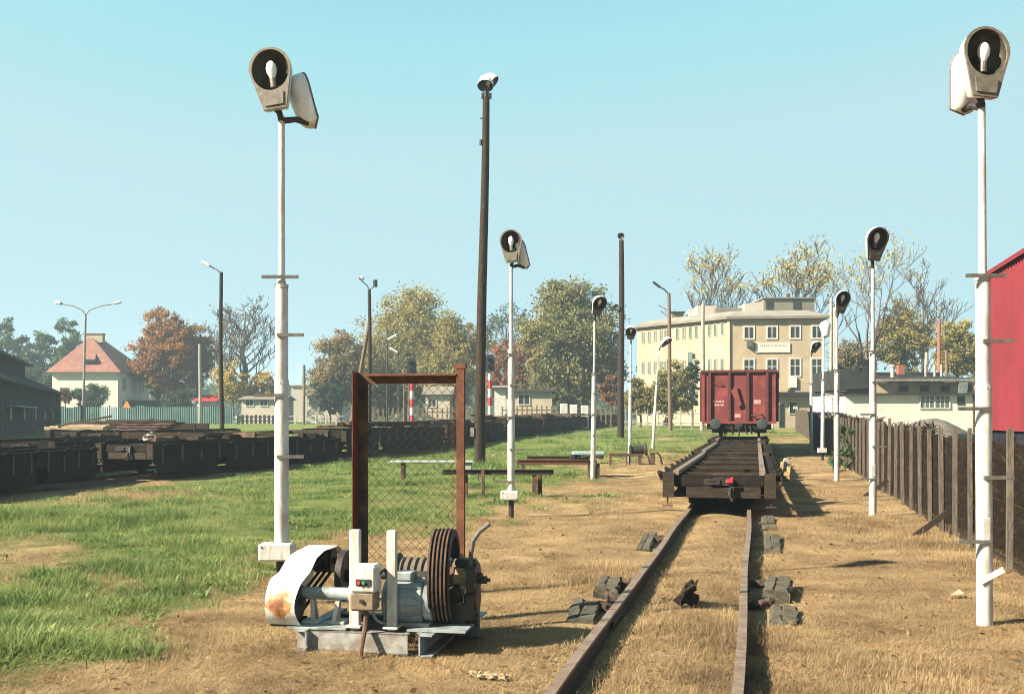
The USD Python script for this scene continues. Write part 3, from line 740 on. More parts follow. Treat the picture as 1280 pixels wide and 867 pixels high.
for u0, sl in ((-0.93, 0.02), (-0.72, -0.03)):
    st = MB().bar((u0 + sl, 0.16, 0.18), (u0, 0.19, 0.37), 0.03, 0.012, (0, 1, 0)).bar((u0 + sl, 0.26, 0.18), (u0, 0.22, 0.37), 0.03, 0.012, (0, 1, 0))
    st.span(u0 - 0.06, u0 + 0.06, 0.13, 0.29, 0.181, 0.20)
    obj('shaft_stand', st, L('white_paint'), winch)
obj('brace_wheel', MB().lathe((-0.33, 0.10, 0.30), (0, 1, 0), [(-0.012, 0.085), (-0.012, 0.10), (0.012, 0.10), (0.012, 0.085), (-0.012, 0.085)], 20).bar((-0.41, 0.1, 0.30), (-0.25, 0.1, 0.30), 0.014, 0.014).bar((-0.33, 0.1, 0.22), (-0.33, 0.1, 0.38), 0.014, 0.014), L('blue_grey_paint'), winch, smooth=30)

# rusty screen behind the winch
scr = thing('guard_screen', 'rusty steel frame with chain link mesh standing behind the winch', 'screen', (WO[0] + vx[0] * 1.0, WO[1] + vx[1] * 1.0, WZ), WRZ)
HL, UL, UR = 2.12, -0.80, 0.055


def chan_post(u, h, m, w=0.09, d=0.055, s=1):
    mb = MB().span(u - w / 2, u - w / 2 + 0.008, -d, d, -0.1, h) if s > 0 else MB().span(u + w / 2 - 0.008, u + w / 2, -d, d, -0.1, h)
    a = u - w / 2 + 0.008 if s > 0 else u - w / 2
    mb.span(a, a + w - 0.008, d - 0.008, d, -0.1, h - 0.002)
    return mb


sp_ = obj('screen_post', MB().span(UL - 0.047, UL - 0.039, -0.09, 0.055, -0.1, HL), L('rust_red'), scr)
obj('post_web', MB().span(UL - 0.038, UL + 0.047, 0.047, 0.055, -0.1, HL - 0.002), L('rust_dark'), sp_)  # darker rust than the flange: the channel's inner shade put into its colour
obj('screen_post', MB().span(UR - 0.032, UR + 0.032, -0.025, 0.025, -0.1, HL + 0.02), L('rust_brown'), scr)
obj('top_bar', MB().span(UL + 0.05, UR - 0.035, -0.035, 0.03, HL - 0.035, HL - 0.02).span(UL + 0.05, UR - 0.035, 0.022, 0.03, HL - 0.10, HL - 0.036), L('rust_brown'), scr)
obj('hook_plate', MB().span(UR - 0.05, UR + 0.045, -0.03, 0.03, HL + 0.021, HL + 0.06), L('rust_brown'), scr)
wires = MB()
w0, w1, z0_, z1_, pt = UL + 0.055, UR - 0.04, 0.25, HL - 0.11, 0.075
span_u, span_z = w1 - w0, z1_ - z0_
k = -int(span_z / pt) - 1
while k * pt < span_u:
    for sgn in (1, -1):
        a = k * pt
        t0, t1 = max(0, -a), min(span_z, span_u - a)
        if t1 > t0 + 0.02:
            pts = []
            for t in (t0, t1):
                uu = w0 + a + t if sgn > 0 else w1 - a - t
                pts.append((uu, 0.0 + 0.002 * sgn, z0_ + t))
            wires.tube(pts, 0.0016, 4, cap=False)
    k += 1
obj('mesh_wire', wires, L('wire_dark'), scr)
zig = []
for k in range(60):
    z = z0_ + k * span_z / 59
    zig.append((UR - (0.078 if k % 2 else 0.040), -0.028 if k % 4 == 0 else 0.0, z))
obj('mesh_edge', MB().tube(zig, 0.006, 5), L('rust_brown'), scr)

# ------------------------------------------------------------------ flat transporter wagons
WL = 10.2


def spokewheel(m, x, y, r=0.27):
    m.lathe((x, y, r - 0.0), (1, 0, 0), [(-0.05, 0.0), (-0.05, r - 0.05), (-0.045, r), (0.03, r), (0.035, r + 0.022), (0.05, r + 0.022), (0.05, r - 0.05), (0.02, r - 0.06), (0.02, 0.0)] if x < 0 else
            [(-0.02, 0.0), (-0.02, r - 0.06), (-0.05, r - 0.05), (-0.05, r + 0.022), (-0.035, r + 0.022), (-0.03, r), (0.045, r), (0.05, r - 0.05), (0.05, 0.0)], 16)
    return m


def make_transporter(label, loc, rz, group, deck=0.62, coupling=True, skirt=0.30):
    t = thing('transporter_wagon', label, 'flat wagon', loc, rz, group)
    d = deck
    hb = obj('headstock', MB().span(-0.97, 0.97, 0.04, 0.12, d - 0.22, d - 0.02), L('rust_black'), t)
    obj('headstock_plank', MB().span(-0.57, 0.72, -0.02, 0.035, d - 0.42, d - 0.235), L('wagon_wood'), hb)
    for s in (-1, 1):
        obj('end_block', MB().span(s * 0.88 - 0.10, s * 0.88 + 0.10, -0.05, 0.03, d - 0.42, d + 0.015), L('wagon_wood'), hb)
        obj('foot_step', MB().bar((s * 0.90, 0.05, d - 0.42), (s * 0.90, 0.05, d - 0.56), 0.03, 0.02).span(s * 0.90 - 0.09, s * 0.90 + 0.09, 0.02, 0.1, d - 0.585, d - 0.565), L('rust_dark'), hb)
    obj('headstock', MB().span(-0.97, 0.97, WL - 0.12, WL - 0.04, d - 0.42, d - 0.02), L('rust_black'), t)
    for s in (-1, 1):
        sill = MB().span(s * 0.93 - 0.04, s * 0.93 + 0.04, 0.125, WL - 0.125, d - min(skirt, 0.45), d - 0.03)
        if skirt > 0.5:  # added skirt panels, blocking the sun that would pass under the siding wagons
            for a_, b_ in ((0.13, 2.9), (3.4, 6.7), (7.3, WL - 0.13)):
                sill.span(s * 0.93 - 0.035, s * 0.93 + 0.035, a_, b_, d - skirt, d - 0.452)
            for k in range(12):
                y = 0.35 + k * (WL - 0.7) / 11
                obj('side_rib', MB().span(s * 0.985 - 0.014, s * 0.985 + 0.014, y - 0.04, y + 0.04, d - 0.52, d - 0.04), L('rust_dark'), t)
        obj('side_sill', sill.span(s * 0.93 - 0.08, s * 0.93 + 0.08, 0.125, WL - 0.125, d - 0.028, d - 0.012), L('rust_black'), t)
        obj('carrying_rail', MB().span(s * 0.75 - 0.05, s * 0.75 + 0.05, 0.0, WL, d - 0.02, d + 0.055), L('rail_steel' if skirt < 0.5 else 'rust_black'), t)
        obj('rail_web', MB().span(s * 0.75 - 0.02, s * 0.75 + 0.02, 0.02, WL - 0.02, d - 0.2, d - 0.021), L('rust_black'), t)
        for k in range(7):
            y = 0.5 + k * (WL - 1.0) / 6
            br = MB().box((s * 1.02, y, d - 0.07), (0.10, 0.16, 0.15)).tube([(s * 1.05, y - 0.16, d - 0.05), (s * 1.09, y, d + 0.0), (s * 1.06, y + 0.3, d - 0.05)], 0.04, 6)
            obj('stake_bracket', br, L('rust_black'), t)
        tr = MB().bar((s * 0.86, 1.6, d - 0.31), (s * 0.86, 3.6, d - 0.44), 0.04, 0.05).bar((s * 0.86, 3.6, d - 0.44), (s * 0.86, WL - 3.6, d - 0.44), 0.04, 0.05).bar((s * 0.86, WL - 3.6, d - 0.44), (s * 0.86, WL - 1.6, d - 0.31), 0.04, 0.05)
        obj('truss_rod', tr, L('rust_black'), t)
    for k in range(7):
        y = 0.95 + k * (WL - 1.9) / 6
        obj('cross_beam', MB().span(-0.70, 0.70, y - 0.06, y + 0.06, d - 0.16, d - 0.015).span(-0.70, 0.70, y - 0.16, y + 0.16, d - 0.30, d - 0.285), L('rust_black' if skirt > 0.5 or k % 2 else 'wagon_wood'), t)
    arch = [(-0.69, d - 0.20)] + [(x, d - 0.11 + 0.09 * math.cos(x * 2.2)) for x in np.linspace(-0.69, 0.69, 13)] + [(0.69, d - 0.20)]
    obj('arched_plate', MB().prism(arch, 0.03, (0, 0.62, 0)), L('rust_dark'), t)
    obj('arched_plate', MB().prism(arch, 0.03, (0, WL - 0.6, 0)), L('rust_dark'), t)
    obj('centre_sill', MB().span(-0.12, 0.12, 0.13, WL - 0.13, d - 0.36, d - 0.2), L('rust_black'), t)
    obj('floor_plate', MB().span(-0.88, 0.88, 0.13, WL - 0.13, d - 0.42, d - 0.40), L('rust_black'), t)
    for y in (1.3, 2.5, WL - 2.5, WL - 1.3):
        wm = MB().cyl((0, y, 0.27), (1, 0, 0), 0.05, 1.2, 8)
        spokewheel(wm, -0.55, y); spokewheel(wm, 0.55, y)
        obj('wheelset', wm, L('rust_black'), t)
    for yc in (1.9, WL - 1.9):
        fr = MB()
        for s in (-1, 1):
            fr.span(s * 0.70 - 0.03, s * 0.70 + 0.03, yc - 1.0, yc + 1.0, 0.16, 0.28)
            for dy in (-0.6, 0.6):
                fr.cbox((s * 0.76, yc + dy, 0.27), (0.1, 0.2, 0.2), 0.02)
        fr.span(-0.7, 0.7, yc - 0.15, yc + 0.15, 0.10, d - 0.43)
        obj('bogie', fr, L('rust_black'), t)
    cp = MB().span(-0.10, 0.22, -0.04, 0.04, d - 0.20, d - 0.06).bar((0.22, -0.06, d - 0.10), (0.24, -0.10, d - 0.40), 0.06, 0.05, (0, 1, 0)).tube([(0.20, -0.10, d - 0.24), (0.19, -0.2, d - 0.36), (0.23, -0.2, d - 0.44), (0.26, -0.12, d - 0.36)], 0.03, 6)
    cp.prism(Polygon([(-0.12, -0.03), (0.12, -0.03), (0.12, 0.03), (-0.12, 0.03)]).buffer(0.02).difference(Polygon([(-0.09, -0.012), (0.09, -0.012), (0.09, 0.012), (-0.09, 0.012)])), 0.03, (-0.12, -0.045, d - 0.13))
    cpo = obj('coupling', cp, L('grease'), t)
    if coupling:
        obj('coupling_lock', MB().cbox((0.19, -0.11, d - 0.12), (0.13, 0.10, 0.07), 0.015).cbox((0.23, -0.12, d - 0.075), (0.05, 0.08, 0.05), 0.012), L('red_paint'), cpo)
    return t


GW = 'flat transporter wagons coupled in rows'
YA = 19.05


def set_on_track(y): p = on_track(y, 0); return (p[0], p[1], float(rail_z(y)) + 0.0)


tw0 = make_transporter('flat transporter wagon with red coupling piece on its nearest end', set_on_track(YA), PHI, GW)
tw1 = make_transporter('flat transporter wagon between the one with red coupling and the loaded one', set_on_track(YA + 10.3 * 0.9755), PHI, GW, coupling=False)
tw2 = dup(tw1, set_on_track(YA + 20.6 * 0.9755), PHI, 'flat transporter wagon that carries the red open goods wagon')
for y, off, nm in ((22.5, 1.25, 0), (25, 1.18, 1)):
    p = on_track(y, off)
    mb = MB().cbox((0, 0, 0.0), (0.14, 0.5, 0.16), 0.02).bar((0.02, -0.28, -0.05), (0.05, 0.1, 0.16), 0.07, 0.07)
    R = trimesh.transformations.euler_matrix(0.1, 0, PHI)[:3, :3]
    obj('wheel_chock', mb.move((p[0], p[1], 0.42), R), L('yellow_paint'), tw0.GetParent() and None, label=('worn yellow chock hung on the flat wagon side, the nearer one', 'worn yellow chock hung on the flat wagon side, the farther one')[nm], cat='chock')

# string of transporters on the siding
pts = np.array([(-10.75, 30.0), (-8.6, 35.3), (-6.75, 40.6), (-4.75, 47.0), (-2.5, 55.3), (2.2, 75.0), (9.2, 106.2), (14.5, 130.0)])
from scipy.interpolate import PchipInterpolator
cx_of = PchipInterpolator(pts[:, 1], pts[:, 0])
side_track = thing('siding_track', 'rusty siding rails curving away under the row of dark flat wagons', 'railway track', (0, 0, 0), kind='structure')
ysr = np.arange(20.0, 112.0, 1.0)


def cline(y): return np.array([float(cx_of(max(y, 30.0))) + (min(y, 30) - 30) * 0.42, y])


def cdir(y):
    d = cline(y + 0.5) - cline(y - 0.5)
    return d / np.linalg.norm(d)


for s in (-0.53, 0.53):
    P3 = []
    for y in ysr:
        c, d = cline(y), cdir(y)
        q = c + np.array([d[1], -d[0]]) * s
        P3.append((q[0], q[1], gz(*c) + 0.10))
    m = MB()
    for a, b in zip(P3[:-1], P3[1:]):
        m.bar(a, b, 0.07, 0.12)
    obj('rail', m, L('rail_side'), side_track)
siding = []
y = 30.0
labels = ['dark flat wagon with weathered wooden end facing the grass', 'dark flat wagon coupled behind the one with the wooden end', 'dark flat wagon third from the wooden end, passing behind the white post with box',
          'dark flat wagon seen through the chain link screen', 'dark flat wagon behind the tall tarred pole', 'dark flat wagon between the tarred pole and the white fence posts', 'dark flat wagon before the white concrete posts', 'last dark flat wagon of the row, by the thinner pole']
DK = 0.86
for k in range(8):
    c = cline(y); d = cdir(y + 5)
    e = c + d * WL
    z0 = gz(*c) + 0.16; z1 = gz(*(e)) + 0.16
    rz = math.atan2(-d[0], d[1])
    if k == 0:
        o = sd0 = make_transporter(labels[0], (c[0], c[1], z0), rz, GW, deck=DK, coupling=False, skirt=0.80)
    else:
        o = dup(sd0, (c[0], c[1], (z0 + z1) / 2), rz, labels[k])
    siding.append((c, d, z0, rz))
    y += (WL + 0.35) * d[1]
# the near wagon at the edge, and one farther back
dA = np.array([0.04, 1.0]); dA /= np.linalg.norm(dA)
dup(sd0, (-12.75, 19.5, gz(-12.5, 24) + 0.12), math.atan2(-dA[0], dA[1]), 'dark flat wagon cut off by the edge, nearest to the green tussocks')
dup(sd0, (-13.9, 30.6, gz(-14, 34) + 0.10), math.atan2(-dA[0], dA[1]), 'dark flat wagon hidden mostly behind the one with the wooden end')
cC = np.array([-18.9, 46.0]); dC = np.array([0.05, 1.0]); dC /= np.linalg.norm(dC)
dup(sd0, (cC[0], cC[1], gz(*cC) + 0.12), math.atan2(-dC[0], dC[1]), 'dark flat wagon piled with beams, by the black barn')
dup(sd0, (-15.6, 40.5, gz(-15.6, 42) + 0.10), math.atan2(-0.2, 1), 'dark flat wagon stacked with rusty plates, before the teal fence')

# loads on the siding wagons


def wagon_load(name, label, cat, org, d, rz, items, group=None):
    t = thing(name, label, cat, org, rz, group)
    for nm, mb, mm in items:
        obj(nm, mb, L(mm), t)
    return t


load_words = ['jumble of weathered timbers on the wagon with the wooden end', 'low layer of rotten planks on the second dark wagon', 'uneven planks and scrap on the third dark wagon', 'timbers on the dark wagon behind the screen',
              'planks on the dark wagon behind the tarred pole', 'grey timbers on the wagon past the tarred pole']
for k in range(6):
    c, d, z0, rz = siding[k]
    r = np.random.default_rng(40 + k)
    items = []
    for i in range(16 if k < 4 else 9):
        l = r.uniform(1.0, 3.0); a = r.normal(0, 0.25) + (math.pi / 2 if r.random() < 0.7 else 0)
        mb = rough_beam(l, r.uniform(0.12, 0.26), r.uniform(0.08, 0.18), 300 + k * 20 + i, 0.04)
        R = trimesh.transformations.euler_matrix(0, r.normal(0, 0.03), a)[:3, :3]
        x = r.uniform(-0.5, 0.7) if abs(math.sin(a)) > 0.7 else 0
        mb.move((x, r.uniform(0.7, WL - 0.7), DK + 0.12 + r.uniform(0, 0.12)), R)
        items.append(('timber', mb, r.choice(['plank_dark', 'wagon_wood', 'plank_dark', 'rust_dark', 'plank_dark'])))
    wagon_load('timber_load', load_words[k], 'timber', (c[0], c[1], z0 + (0 if k == 0 else 0.03)), d, rz, items, 'timbers lying on the dark wagons')
# on the farther wagons at the left
zC = gz(*cC) + 0.12 + DK
rC = math.atan2(-dC[0], dC[1])
t = thing('beam_load', 'pale sawn beams laid across the wagon by the black barn', 'timber', (cC[0], cC[1], zC), rC)
for i in range(5):
    obj('beam', rough_beam(2.6 - 0.2 * i, 0.22, 0.14, 500 + i).move((0.1, 0.4 + i * 0.33, 0.10 + 0.02 * i)), L('plank_pale'), t)
for i in range(4):
    obj('dark_beam', rough_beam(3.4, 0.25, 0.2, 510 + i).move((0.3, 3.2 + i * 1.3, 0.2 + 0.05 * i)), L('plank_dark'), t)
obj('leaning_beam', MB().bar((-0.6, 0.3, 0.2), (1.4, 1.2, 0.62), 0.12, 0.1), L('plank_pale'), t)
bz = gz(-15.6, 42) + 0.10 + DK
bag = MB().lathe((0, 0, 0), (0, 0, 1), [(-0.02, 0.0), (0.0, 0.22), (0.12, 0.27), (0.26, 0.22), (0.34, 0.1), (0.40, 0.07), (0.43, 0.0)], 14)
bv = np.vstack(bag.v); bag.v = [bv * (1 + 0.25 * (meshkit.fbm(bv * 6, 2, 3) - 0.5)[:, None])]
obj('white_sack', bag.move((0, 0, 0), np.diag([1.0, 0.9, 0.62])).move((at(190, 31.6), 31.6, up(551, 31.6))), L('cloth_white'), None, smooth=60, label='crumpled white sack lying on the wagon with the wooden end', cat='sack')
t = thing('sheet_load', 'rusty plates stacked on the wagon before the teal fence', 'scrap plates', (-15.6, 40.5, bz), math.atan2(-0.2, 1))
for i in range(6):
    obj('plate', rough_beam(2.2, 0.9, 0.05, 530 + i).move((0.1 + 0.1 * math.sin(i), 2.6 + 0.35 * i, 0.06 + 0.055 * i)), L('rust_black' if i % 2 else 'rust_dark'), t)
for i in range(2):
    obj('crate_side', MB().bar((-0.7, 6.0 + i * 1.2, 0.05), (0.9, 6.0 + i * 1.2, 0.05), 0.1, 0.5), L('plank_dark'), t)

# ------------------------------------------------------------------ red open goods wagon
yr = 41.6
pr_ = on_track(yr, 0)
rz0 = float(rail_z(yr)) + 0.66
red = thing('goods_wagon', 'rusty red open goods wagon standing on the flat transporter', 'goods wagon', (pr_[0], pr_[1], rz0), PHI)
LR = 11.5; hw = 1.38; b0, b1 = 0.60, 2.58
obj('end_wall', MB().span(-hw, hw, 0, 0.06, b0, b1), L('wagon_red'), red)
obj('end_wall', MB().span(-hw, hw, LR - 0.06, LR, b0, b1), L('wagon_red'), red)
for s in (-1, 1):
    obj('side_wall', MB().span(s * hw - 0.03, s * hw + 0.03, 0.062, LR - 0.062, b0, b1 - 0.02), L('wagon_red'), red)
    for k in range(9):
        y = 0.4 + k * (LR - 0.8) / 8
        obj('side_rib', MB().span(s * (hw + 0.075) - 0.045, s * (hw + 0.075) + 0.045, y - 0.06, y + 0.06, b0, b1 - 0.03), L('wagon_rib'), red)
for x in (-1.10, -0.36, 0.34, 1.06):
    obj('end_rib', MB().prism([(-0.045, 0), (0.045, 0), (0.045, 1.9), (-0.045, 1.9)], 0.10, (x, 0, b0 + 0.02)).span(x - 0.07, x + 0.07, -0.012, -0.001, b0 + 0.02, b1 - 0.07), L('wagon_rib'), red)
for x in (-hw + 0.04, hw - 0.04):
    obj('corner_post', MB().span(x - 0.04, x + 0.04, -0.05, -0.001, b0, b1 - 0.09), L('wagon_red'), red)
obj('top_rim', MB().span(-hw - 0.06, hw + 0.06, -0.10, 0.08, b1 - 0.085, b1 + 0.01), L('wagon_rib'), red)
obj('bottom_rim', MB().span(-hw - 0.02, hw + 0.02, -0.09, -0.002, b0 - 0.07, b0 + 0.015), L('wagon_red'), red)
obj('floor', MB().span(-hw + 0.03, hw - 0.03, 0.07, LR - 0.07, b0 - 0.05, b0 + 0.02), L('rust_dark'), red)
# bent plate hanging from the end, and handrail
obj('bent_plate', MB().add([(-0.30, -0.03, 1.75), (-0.10, -0.05, 1.95), (0.10, -0.06, 1.25), (-0.02, -0.05, 1.15), (-0.30, -0.10, 1.78), (-0.10, -0.12, 1.98), (0.10, -0.12, 1.25), (-0.02, -0.11, 1.15)],
                           [[0, 1, 2, 3], [7, 6, 5, 4], [0, 4, 5, 1], [1, 5, 6, 2], [2, 6, 7, 3], [3, 7, 4, 0]]), L('wagon_red'), red)
obj('grab_rail', MB().tube([(-0.95, -0.02, 2.07), (-0.95, -0.09, 2.07), (-0.65, -0.09, 2.05), (-0.65, -0.02, 2.05)], 0.016, 6), L('wagon_rib'), red)
obj('step_bar', MB().tube([(0.48, -0.02, 0.86), (0.50, -0.12, 0.82), (0.82, -0.12, 0.86), (0.84, -0.02, 0.9)], 0.028, 6), L('wagon_rib'), red)


for x, z, w_ in ((-0.98, 1.34, 0.08), (-0.87, 1.345, 0.07), (-0.77, 1.34, 0.10), (-0.64, 1.338, 0.07), (-0.94, 1.21, 0.09), (-0.82, 1.205, 0.08), (-0.70, 1.21, 0.13)):
    obj('worn_mark', MB().span(x, x + w_, -0.005, -0.001, z, z + 0.075), L('faded_white'), red)
obj('chalk_panel', MB().span(0.56, 0.82, -0.006, -0.001, 1.28, 1.44), L('faded_white'), red)
obj('chalk_panel', MB().span(-0.16, 0.06, -0.007, -0.001, 0.76, 0.90), L('faded_white'), red)
hs = obj('headstock', MB().span(-1.22, 1.22, 0.0, 0.16, 0.30, 0.525), L('rust_black'), red)
for s in (-1, 1):
    bf = obj('buffer', MB().lathe((s * 0.87, -0.62, 0.52), (0, 1, 0), [(0.0, 0.0), (0.0, 0.16), (0.015, 0.20), (0.05, 0.20), (0.06, 0.09), (0.30, 0.09), (0.31, 0.13), (0.62, 0.14)], 20), L('buffer_teal'), red, smooth=35)
    obj('buffer_base', MB().cbox((s * 0.87, -0.05, 0.46), (0.34, 0.10, 0.34), 0.02), L('rust_black'), bf)
    obj('corner_step', MB().bar((s * 1.28, -0.02, 0.5), (s * 1.28, -0.02, 0.22), 0.03, 0.02).span(s * 1.28 - 0.13, s * 1.28 + 0.13, -0.1, 0.12, 0.20, 0.225), L('rust_dark'), red)
obj('draw_hook', MB().cbox((0, -0.08, 0.42), (0.26, 0.14, 0.26), 0.02).tube([(0, -0.15, 0.42), (0, -0.38, 0.42), (0, -0.42, 0.34), (0, -0.34, 0.30)], 0.045, 8).tube([(0, -0.35, 0.38), (0.02, -0.36, 0.14), (-0.02, -0.3, 0.02)], 0.03, 6), L('grease'), red)
for x in (-0.28, 0.24, 0.42):
    obj('brake_hose', MB().tube([(x, -0.02, 0.45), (x, -0.18, 0.40), (x + 0.03, -0.2, 0.22), (x + 0.08, -0.14, 0.12)], 0.024, 6), L('black_metal'), red)
obj('brake_beam', MB().span(-0.95, 0.95, 1.1, 1.2, 0.18, 0.32).span(-1.05, -0.6, 0.6, 2.4, 0.16, 0.34).span(0.6, 1.05, 0.6, 2.4, 0.16, 0.34), L('rust_black'), red)
for y in (1.5, 3.3, LR - 3.3, LR - 1.5):
    wm = MB().cyl((0, y, 0.40), (1, 0, 0), 0.07, 1.5, 10)
    spokewheel(wm, -0.75, y, 0.40); spokewheel(wm, 0.75, y, 0.40)
    obj('wheelset', wm, L('rust_dark'), red)
for s in (-1, 1):
    obj('bogie_frame', MB().span(s * 0.95 - 0.05, s * 0.95 + 0.05, 0.9, 3.9, 0.26, 0.46).span(s * 0.95 - 0.05, s * 0.95 + 0.05, LR - 3.9, LR - 0.9, 0.26, 0.46), L('rust_black'), red)

# ------------------------------------------------------------------ racks, trestles and scrap in the grass
GR = 'rope trestles beside the track'
Yb = 23.6


def trestle(label, x0, x1, y, beams, posts, extra=None, name='steel_trestle'):
    xm = (x0 + x1) / 2; zg = gz(xm, y)
    t = thing(name, label, 'trestle', (xm, y, zg), 0)
    for dy, z, h, mm, a, b in beams:
        obj('beam', MB().bar((a - xm, dy, z), (b - xm, dy, z), 0.10, h).bar((a - xm + 0.01, dy, z + h / 2 + 0.006), (b - xm - 0.01, dy, z + h / 2 + 0.006), 0.16, 0.012), L(mm), t)
    for px_, dy, h, w in posts:
        obj('post', MB().cbox((px_ - xm, dy, h / 2 - 0.06), (w, 0.10, h + 0.12), 0.008), L('rust_dark'), t)
    return t


t = trestle('long steel beam on short posts behind the white post with box', at(553, Yb), at(692, Yb), Yb, [(0, 0.52, 0.10, 'wagon_wood', at(553, Yb), at(692, Yb))],
            [(at(668, Yb), 0.02, 0.46, 0.10), (at(675, Yb), 0.25, 0.46, 0.10), (at(604, Yb), -0.08, 0.60, 0.07), (at(582, Yb), 0.1, 0.46, 0.09)])
for px_ in (598, 617):
    x = at(px_, Yb) - (at(553, Yb) + at(692, Yb)) / 2
    obj('hook', MB().tube([(x, -0.07, 0.50), (x, -0.10, 0.36), (x + 0.05, -0.1, 0.30), (x + 0.09, -0.1, 0.38)], 0.018, 6), L('black_metal'), t)
Yc = 30.5
t = trestle('pair of rusty beams on short posts with a turquoise plate', at(646, Yc), at(748, Yc), Yc, [(-0.3, 0.42, 0.12, 'rust_brown', at(646, Yc), at(745, Yc)), (0.5, 0.50, 0.12, 'rust_dark', at(659, Yc), at(738, Yc))],
            [(at(738, Yc), -0.3, 0.44, 0.14), (at(746, Yc), -0.25, 0.40, 0.12), (at(654, Yc), -0.3, 0.38, 0.1), (at(739, Yc), 0.5, 0.46, 0.12)])
obj('turquoise_plate', MB().cbox((at(736, Yc) - (at(646, Yc) + at(748, Yc)) / 2, 0.3, 0.66), (0.9, 0.5, 0.10), 0.02), L('fence_pale'), t)
mm_ = MB()
for i in range(6):
    mm_.cbox((at(716 + 7 * i, Yc) - (at(646, Yc) + at(748, Yc)) / 2, 0.15 + 0.1 * math.sin(i * 2.2), 0.56), (0.15, 0.3, 0.10 + 0.04 * math.cos(i)), 0.02)
obj('clamp', mm_, L('black_metal'), t)
# pale slab
Ys = 30.0
t = thing('concrete_slab', 'long pale slab resting on blocks behind the rusty screen', 'slab', (at(540, Ys), Ys, gz(at(540, Ys), Ys)))
obj('slab', MB().cbox((0, 0, 0.50), (2.3, 0.4, 0.06), 0.012), L('pale_slab'), t)
obj('block', MB().cbox((0.98, 0, 0.20), (0.26, 0.3, 0.53), 0.02), L('pale_slab'), t)
obj('block', MB().cbox((-0.8, 0, 0.20), (0.12, 0.3, 0.53), 0.02), L('rust_dark'), t)
# pulley frame
Yp = 36.5
xp = at(800, Yp)
t = thing('pulley_frame', 'low dark iron pulley frame with bent hoop handles in the grass', 'pulley frame', (xp, Yp, gz(xp, Yp)))
obj('beam', MB().bar((-1.05, 0, 0.34), (0.1, 0.05, 0.32), 0.10, 0.10).bar((-1.0, 0, 0.34), (-1.0, 0, -0.05), 0.08, 0.08).bar((-0.45, 0, 0.3), (-0.45, 0, -0.05), 0.06, 0.06).bar((0.0, 0.05, 0.32), (0.0, 0.05, -0.05), 0.1, 0.1), L('rust_dark'), t)
obj('drum', MB().lathe((0, 0.2, 0.50), (1, 0, 0.1), [(-0.34, 0.0), (-0.34, 0.16), (-0.30, 0.22), (-0.22, 0.15), (0.14, 0.15), (0.2, 0.22), (0.25, 0.22), (0.26, 0.0)], 16), L('grease'), t)
obj('leg', MB().tube([(0.2, 0.2, 0.45), (0.28, 0.1, 0.3), (0.34, 0.05, 0.02)], 0.03, 6), L('black_metal'), t)
obj('leg', MB().tube([(-0.30, 0.2, 0.42), (-0.36, 0.1, 0.2), (-0.34, 0.05, 0.0)], 0.03, 6), L('black_metal'), t)
obj('hoop', MB().tube([(0.42, 0.1, -0.02), (0.40, 0.1, 0.28), (0.46, 0.1, 0.40), (0.60, 0.1, 0.40), (0.70, 0.1, 0.28), (0.76, 0.1, 0.0)], 0.035, 7), L('black_metal'), t)
obj('hub_plate', MB().cbox((0.43, 0.1, 0.2), (0.16, 0.1, 0.40), 0.02), L('rust_dark'), t)
for i, (ppx, y) in enumerate(((869, 34.5), (982, 33.0))):
    x = at(ppx, y)
    obj('marker_stone', MB().prism(Polygon([(-0.09, 0), (0.09, 0), (0.075, 0.40), (0.03, 0.46), (-0.05, 0.45), (-0.08, 0.38)]), 0.16, (x, y, gz(x, y) - 0.05)), L('concrete'), None,
        label=('small pale marker stone on the pole side of the flat wagons', 'small pale marker stone on the fence side of the flat wagons')[i], cat='marker stone')
# scrap pieces lying about
zj = gz(1.72, 10.2)
t = thing('rotten_wood', 'splintered dark wood lying between the rails', 'wood scrap', (at(864, 9.9), 9.9, gz(at(864, 9.9), 9.9)))
obj('piece', rough_beam(0.34, 0.09, 0.10, 71, 0.04).move((0.0, 0, 0.06), trimesh.transformations.euler_matrix(0.2, 0.25, 1.3)[:3, :3]), L('plank_dark'), t)
obj('piece', rough_beam(0.22, 0.07, 0.07, 72, 0.03).move((-0.05, -0.05, 0.13), trimesh.transformations.euler_matrix(0.2, -0.6, 0.7)[:3, :3]), L('plank_dark'), t)
x = at(612, 7.15)
obj('plank_scrap', rough_beam(0.22, 0.045, 0.02, 75, 0.02).move((x, 7.15, gz(x, 7.15) + 0.035), trimesh.transformations.euler_matrix(0, 0.05, -0.1)[:3, :3]), L('plank_pale'), None, label='small pale plank lying in dry grass before the winch', cat='plank')
x = at(1200, 10.4)
obj('paper_scrap', MB().add([(x - 0.10, 10.4, gz(x, 10.4) + 0.03), (x + 0.02, 10.34, gz(x, 10.4) + 0.06), (x + 0.12, 10.42, gz(x, 10.4) + 0.03), (x + 0.03, 10.5, gz(x, 10.4) + 0.05), (x, 10.42, gz(x, 10.4) + 0.09)], [[0, 1, 4], [1, 2, 4], [2, 3, 4], [3, 0, 4]]), L('plank_pale'), None,
    label='pale dry leaf lying in the grass by the banded post', cat='leaf')
x = at(228, 13.9)
obj('dry_stalk', MB().tube([(x - 0.03, 13.9, gz(x, 13.9)), (x, 13.9, gz(x, 13.9) + 0.1), (x + 0.06, 13.88, gz(x, 13.9) + 0.26)], 0.008, 5), L('plank_pale'), None, label='pale dry stalk standing in the green grass', cat='stalk')

# ------------------------------------------------------------------ fence along the line
fen = thing('trackside_fence', 'long fence of brown wooden posts with dark wire netting beside the track', 'fence', (0, 0, 0))


def fence_pt(y): return np.array([2.85 + 0.228 * y, y])


